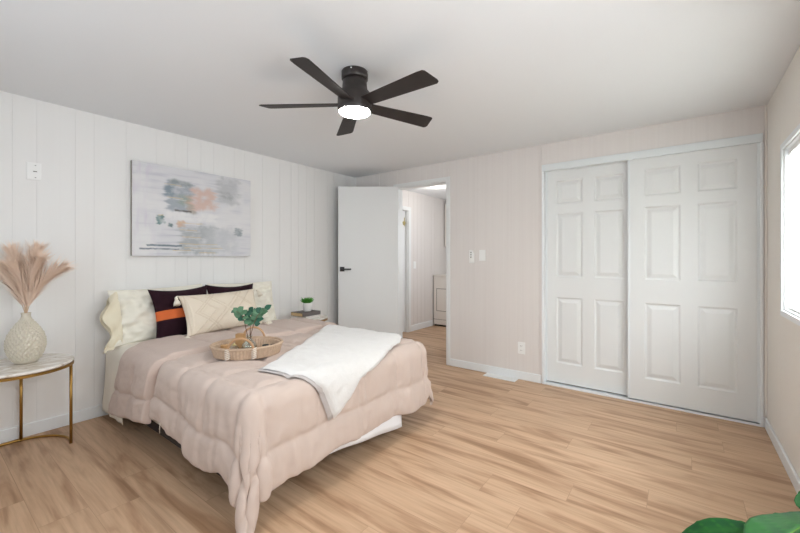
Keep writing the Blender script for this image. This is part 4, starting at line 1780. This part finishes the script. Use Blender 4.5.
for x in (-0.395, 0.103):
    b = MB()
    b.box(x, x + 0.49, -0.338, -0.3205, 0.005, 0.795)
    d_ = b.build('door', M['washer'], wc, bevel=0.003)
dl = empty('recessed_light', (-3.00, 4.93, H), 0, 'lit round recessed downlight in the hallway ceiling', 'ceiling light')
b = MB()
b.lathe([(0.085, 0.0), (0.085, -0.006), (0.068, -0.010), (0.066, -0.004)], 36, cap=False)
b.build('trim_ring', M['plate'], dl, smooth=True)
b = MB()
b.lathe([(0.067, -0.0045), (0.001, -0.005)], 32)
b.build('lens', M['down'], dl)
hl = bpy.data.lights.new('downlight_lamp', 'POINT')
hl.energy = 2.5
hl.shadow_soft_size = 0.06
hl.color = (1, 0.95, 0.88)
hlo = bpy.data.objects.new('downlight_lamp', hl)
COL.objects.link(hlo)
hlo.parent = dl
hlo.location = (0, 0, -0.10)


# ------------------------------------------------------------------ big leafy plant by the camera
bp = empty('potted_floor_plant', (0.22, 0.62, 0), 0, 'large leafy green plant in the near right corner, only its leaves in view', 'plant')
b = MB()
b.lathe([(0.10, 0), (0.115, 0.01), (0.145, 0.28), (0.150, 0.30), (0.138, 0.30), (0.132, 0.27), (0.001, 0.265)], 40)
b.build('pot', M['pot'], bp, smooth=True)
b = MB()
b.lathe([(0.132, 0.262), (0.1315, 0.272), (0.001, 0.274)], 30)
b.build('soil', M['soil'], bp)


def big_leaf(parent, stem_pts, base, tip, normal, W_, droop=0.04):
    base, tip = Vector(base), Vector(tip)
    b = MB()
    b.tube([Vector(p) for p in stem_pts] + [base], 0.004, 7)
    b.build('stalk', M['grass'], parent, smooth=True)
    d = tip - base
    L_ = d.length
    d.normalize()
    n = Vector(normal)
    n = (n - d * n.dot(d)).normalized()
    s = d.cross(n)
    nu, nv = 40, 33
    G = np.zeros((nu, nv, 3))
    vein = np.zeros((nu, nv))
    for i in range(nu):
        t = i / (nu - 1)
        w = W_ / 2 * (math.sin(PI * t ** 0.8) ** 0.8 if 0 < t < 1 else 0.0)
        w = max(w, 0.0015)
        for j in range(nv):
            k = -1 + 2 * j / (nv - 1)
            wave = 0.003 * math.sin(t * 11 + 2 * k) * abs(k) + 0.012 * abs(k) ** 1.5
            ph = (t * 9 - abs(k) * 1.3) % 1.0
            ve = math.exp(-((min(ph, 1 - ph)) / 0.07) ** 2) * 0.55
            mid = math.exp(-(k / 0.05) ** 2)
            vein[i, j] = max(0.12 + 0.25 * noise.noise(Vector((t * 5, k * 3, 1))), ve * (1 - abs(k) * 0.4), mid)
            p = base + d * (L_ * t) + s * (w * k) + n * (wave - droop * (t * 2 - 0.6) ** 2 - 0.004 * mid + 0.003 * ve)
            G[i, j] = p
    b = MB()
    b.grid(G)
    o = b.build('leaf', M['bigleaf'], parent, smooth=True, solid=0.0008)
    at = o.data.attributes.new('veins', 'FLOAT', 'POINT')
    at.data.foreach_set('value', vein.ravel().astype(np.float32))
    return o


def campt(px, py, dep):
    """a point of the room from its measured picture position and distance"""
    d = Fv + Rv * ((px - 400) / 373.6)
    return Vector((0, 0, 1.21)) + d * dep + Uv * (-(py - 257.8) / 373.6 * dep)


org = Vector((0.22, 0.62, 0))
crown = Vector((0, 0, 0.62))
LEAVES = [
    (campt(790, 545, 0.66), campt(650, 537, 0.77), (0.1, -0.2, 1.0), 0.085),
    (campt(760, 560, 0.60), campt(835, 492, 0.78), (-0.5, 0.1, 1.0), 0.115),
    (campt(815, 520, 0.70), campt(800, 474, 0.74), (-0.7, -0.2, 0.7), 0.030),
    (campt(830, 600, 0.62), campt(700, 600, 0.70), (0.0, 0.3, 1.0), 0.11),
    (campt(860, 560, 0.62), campt(930, 500, 0.72), (0.3, 0, 1.0), 0.10),
]
for (ba, ti, nr_, w_) in LEAVES:
    ba, ti = ba - org, ti - org
    big_leaf(bp, [Vector((0, 0, 0.27)), Vector((0, 0, 0.27)).lerp(Vector(ba), 0.5) + Vector((0, 0, 0.03))], ba, ti, nr_, w_, droop=0.03)
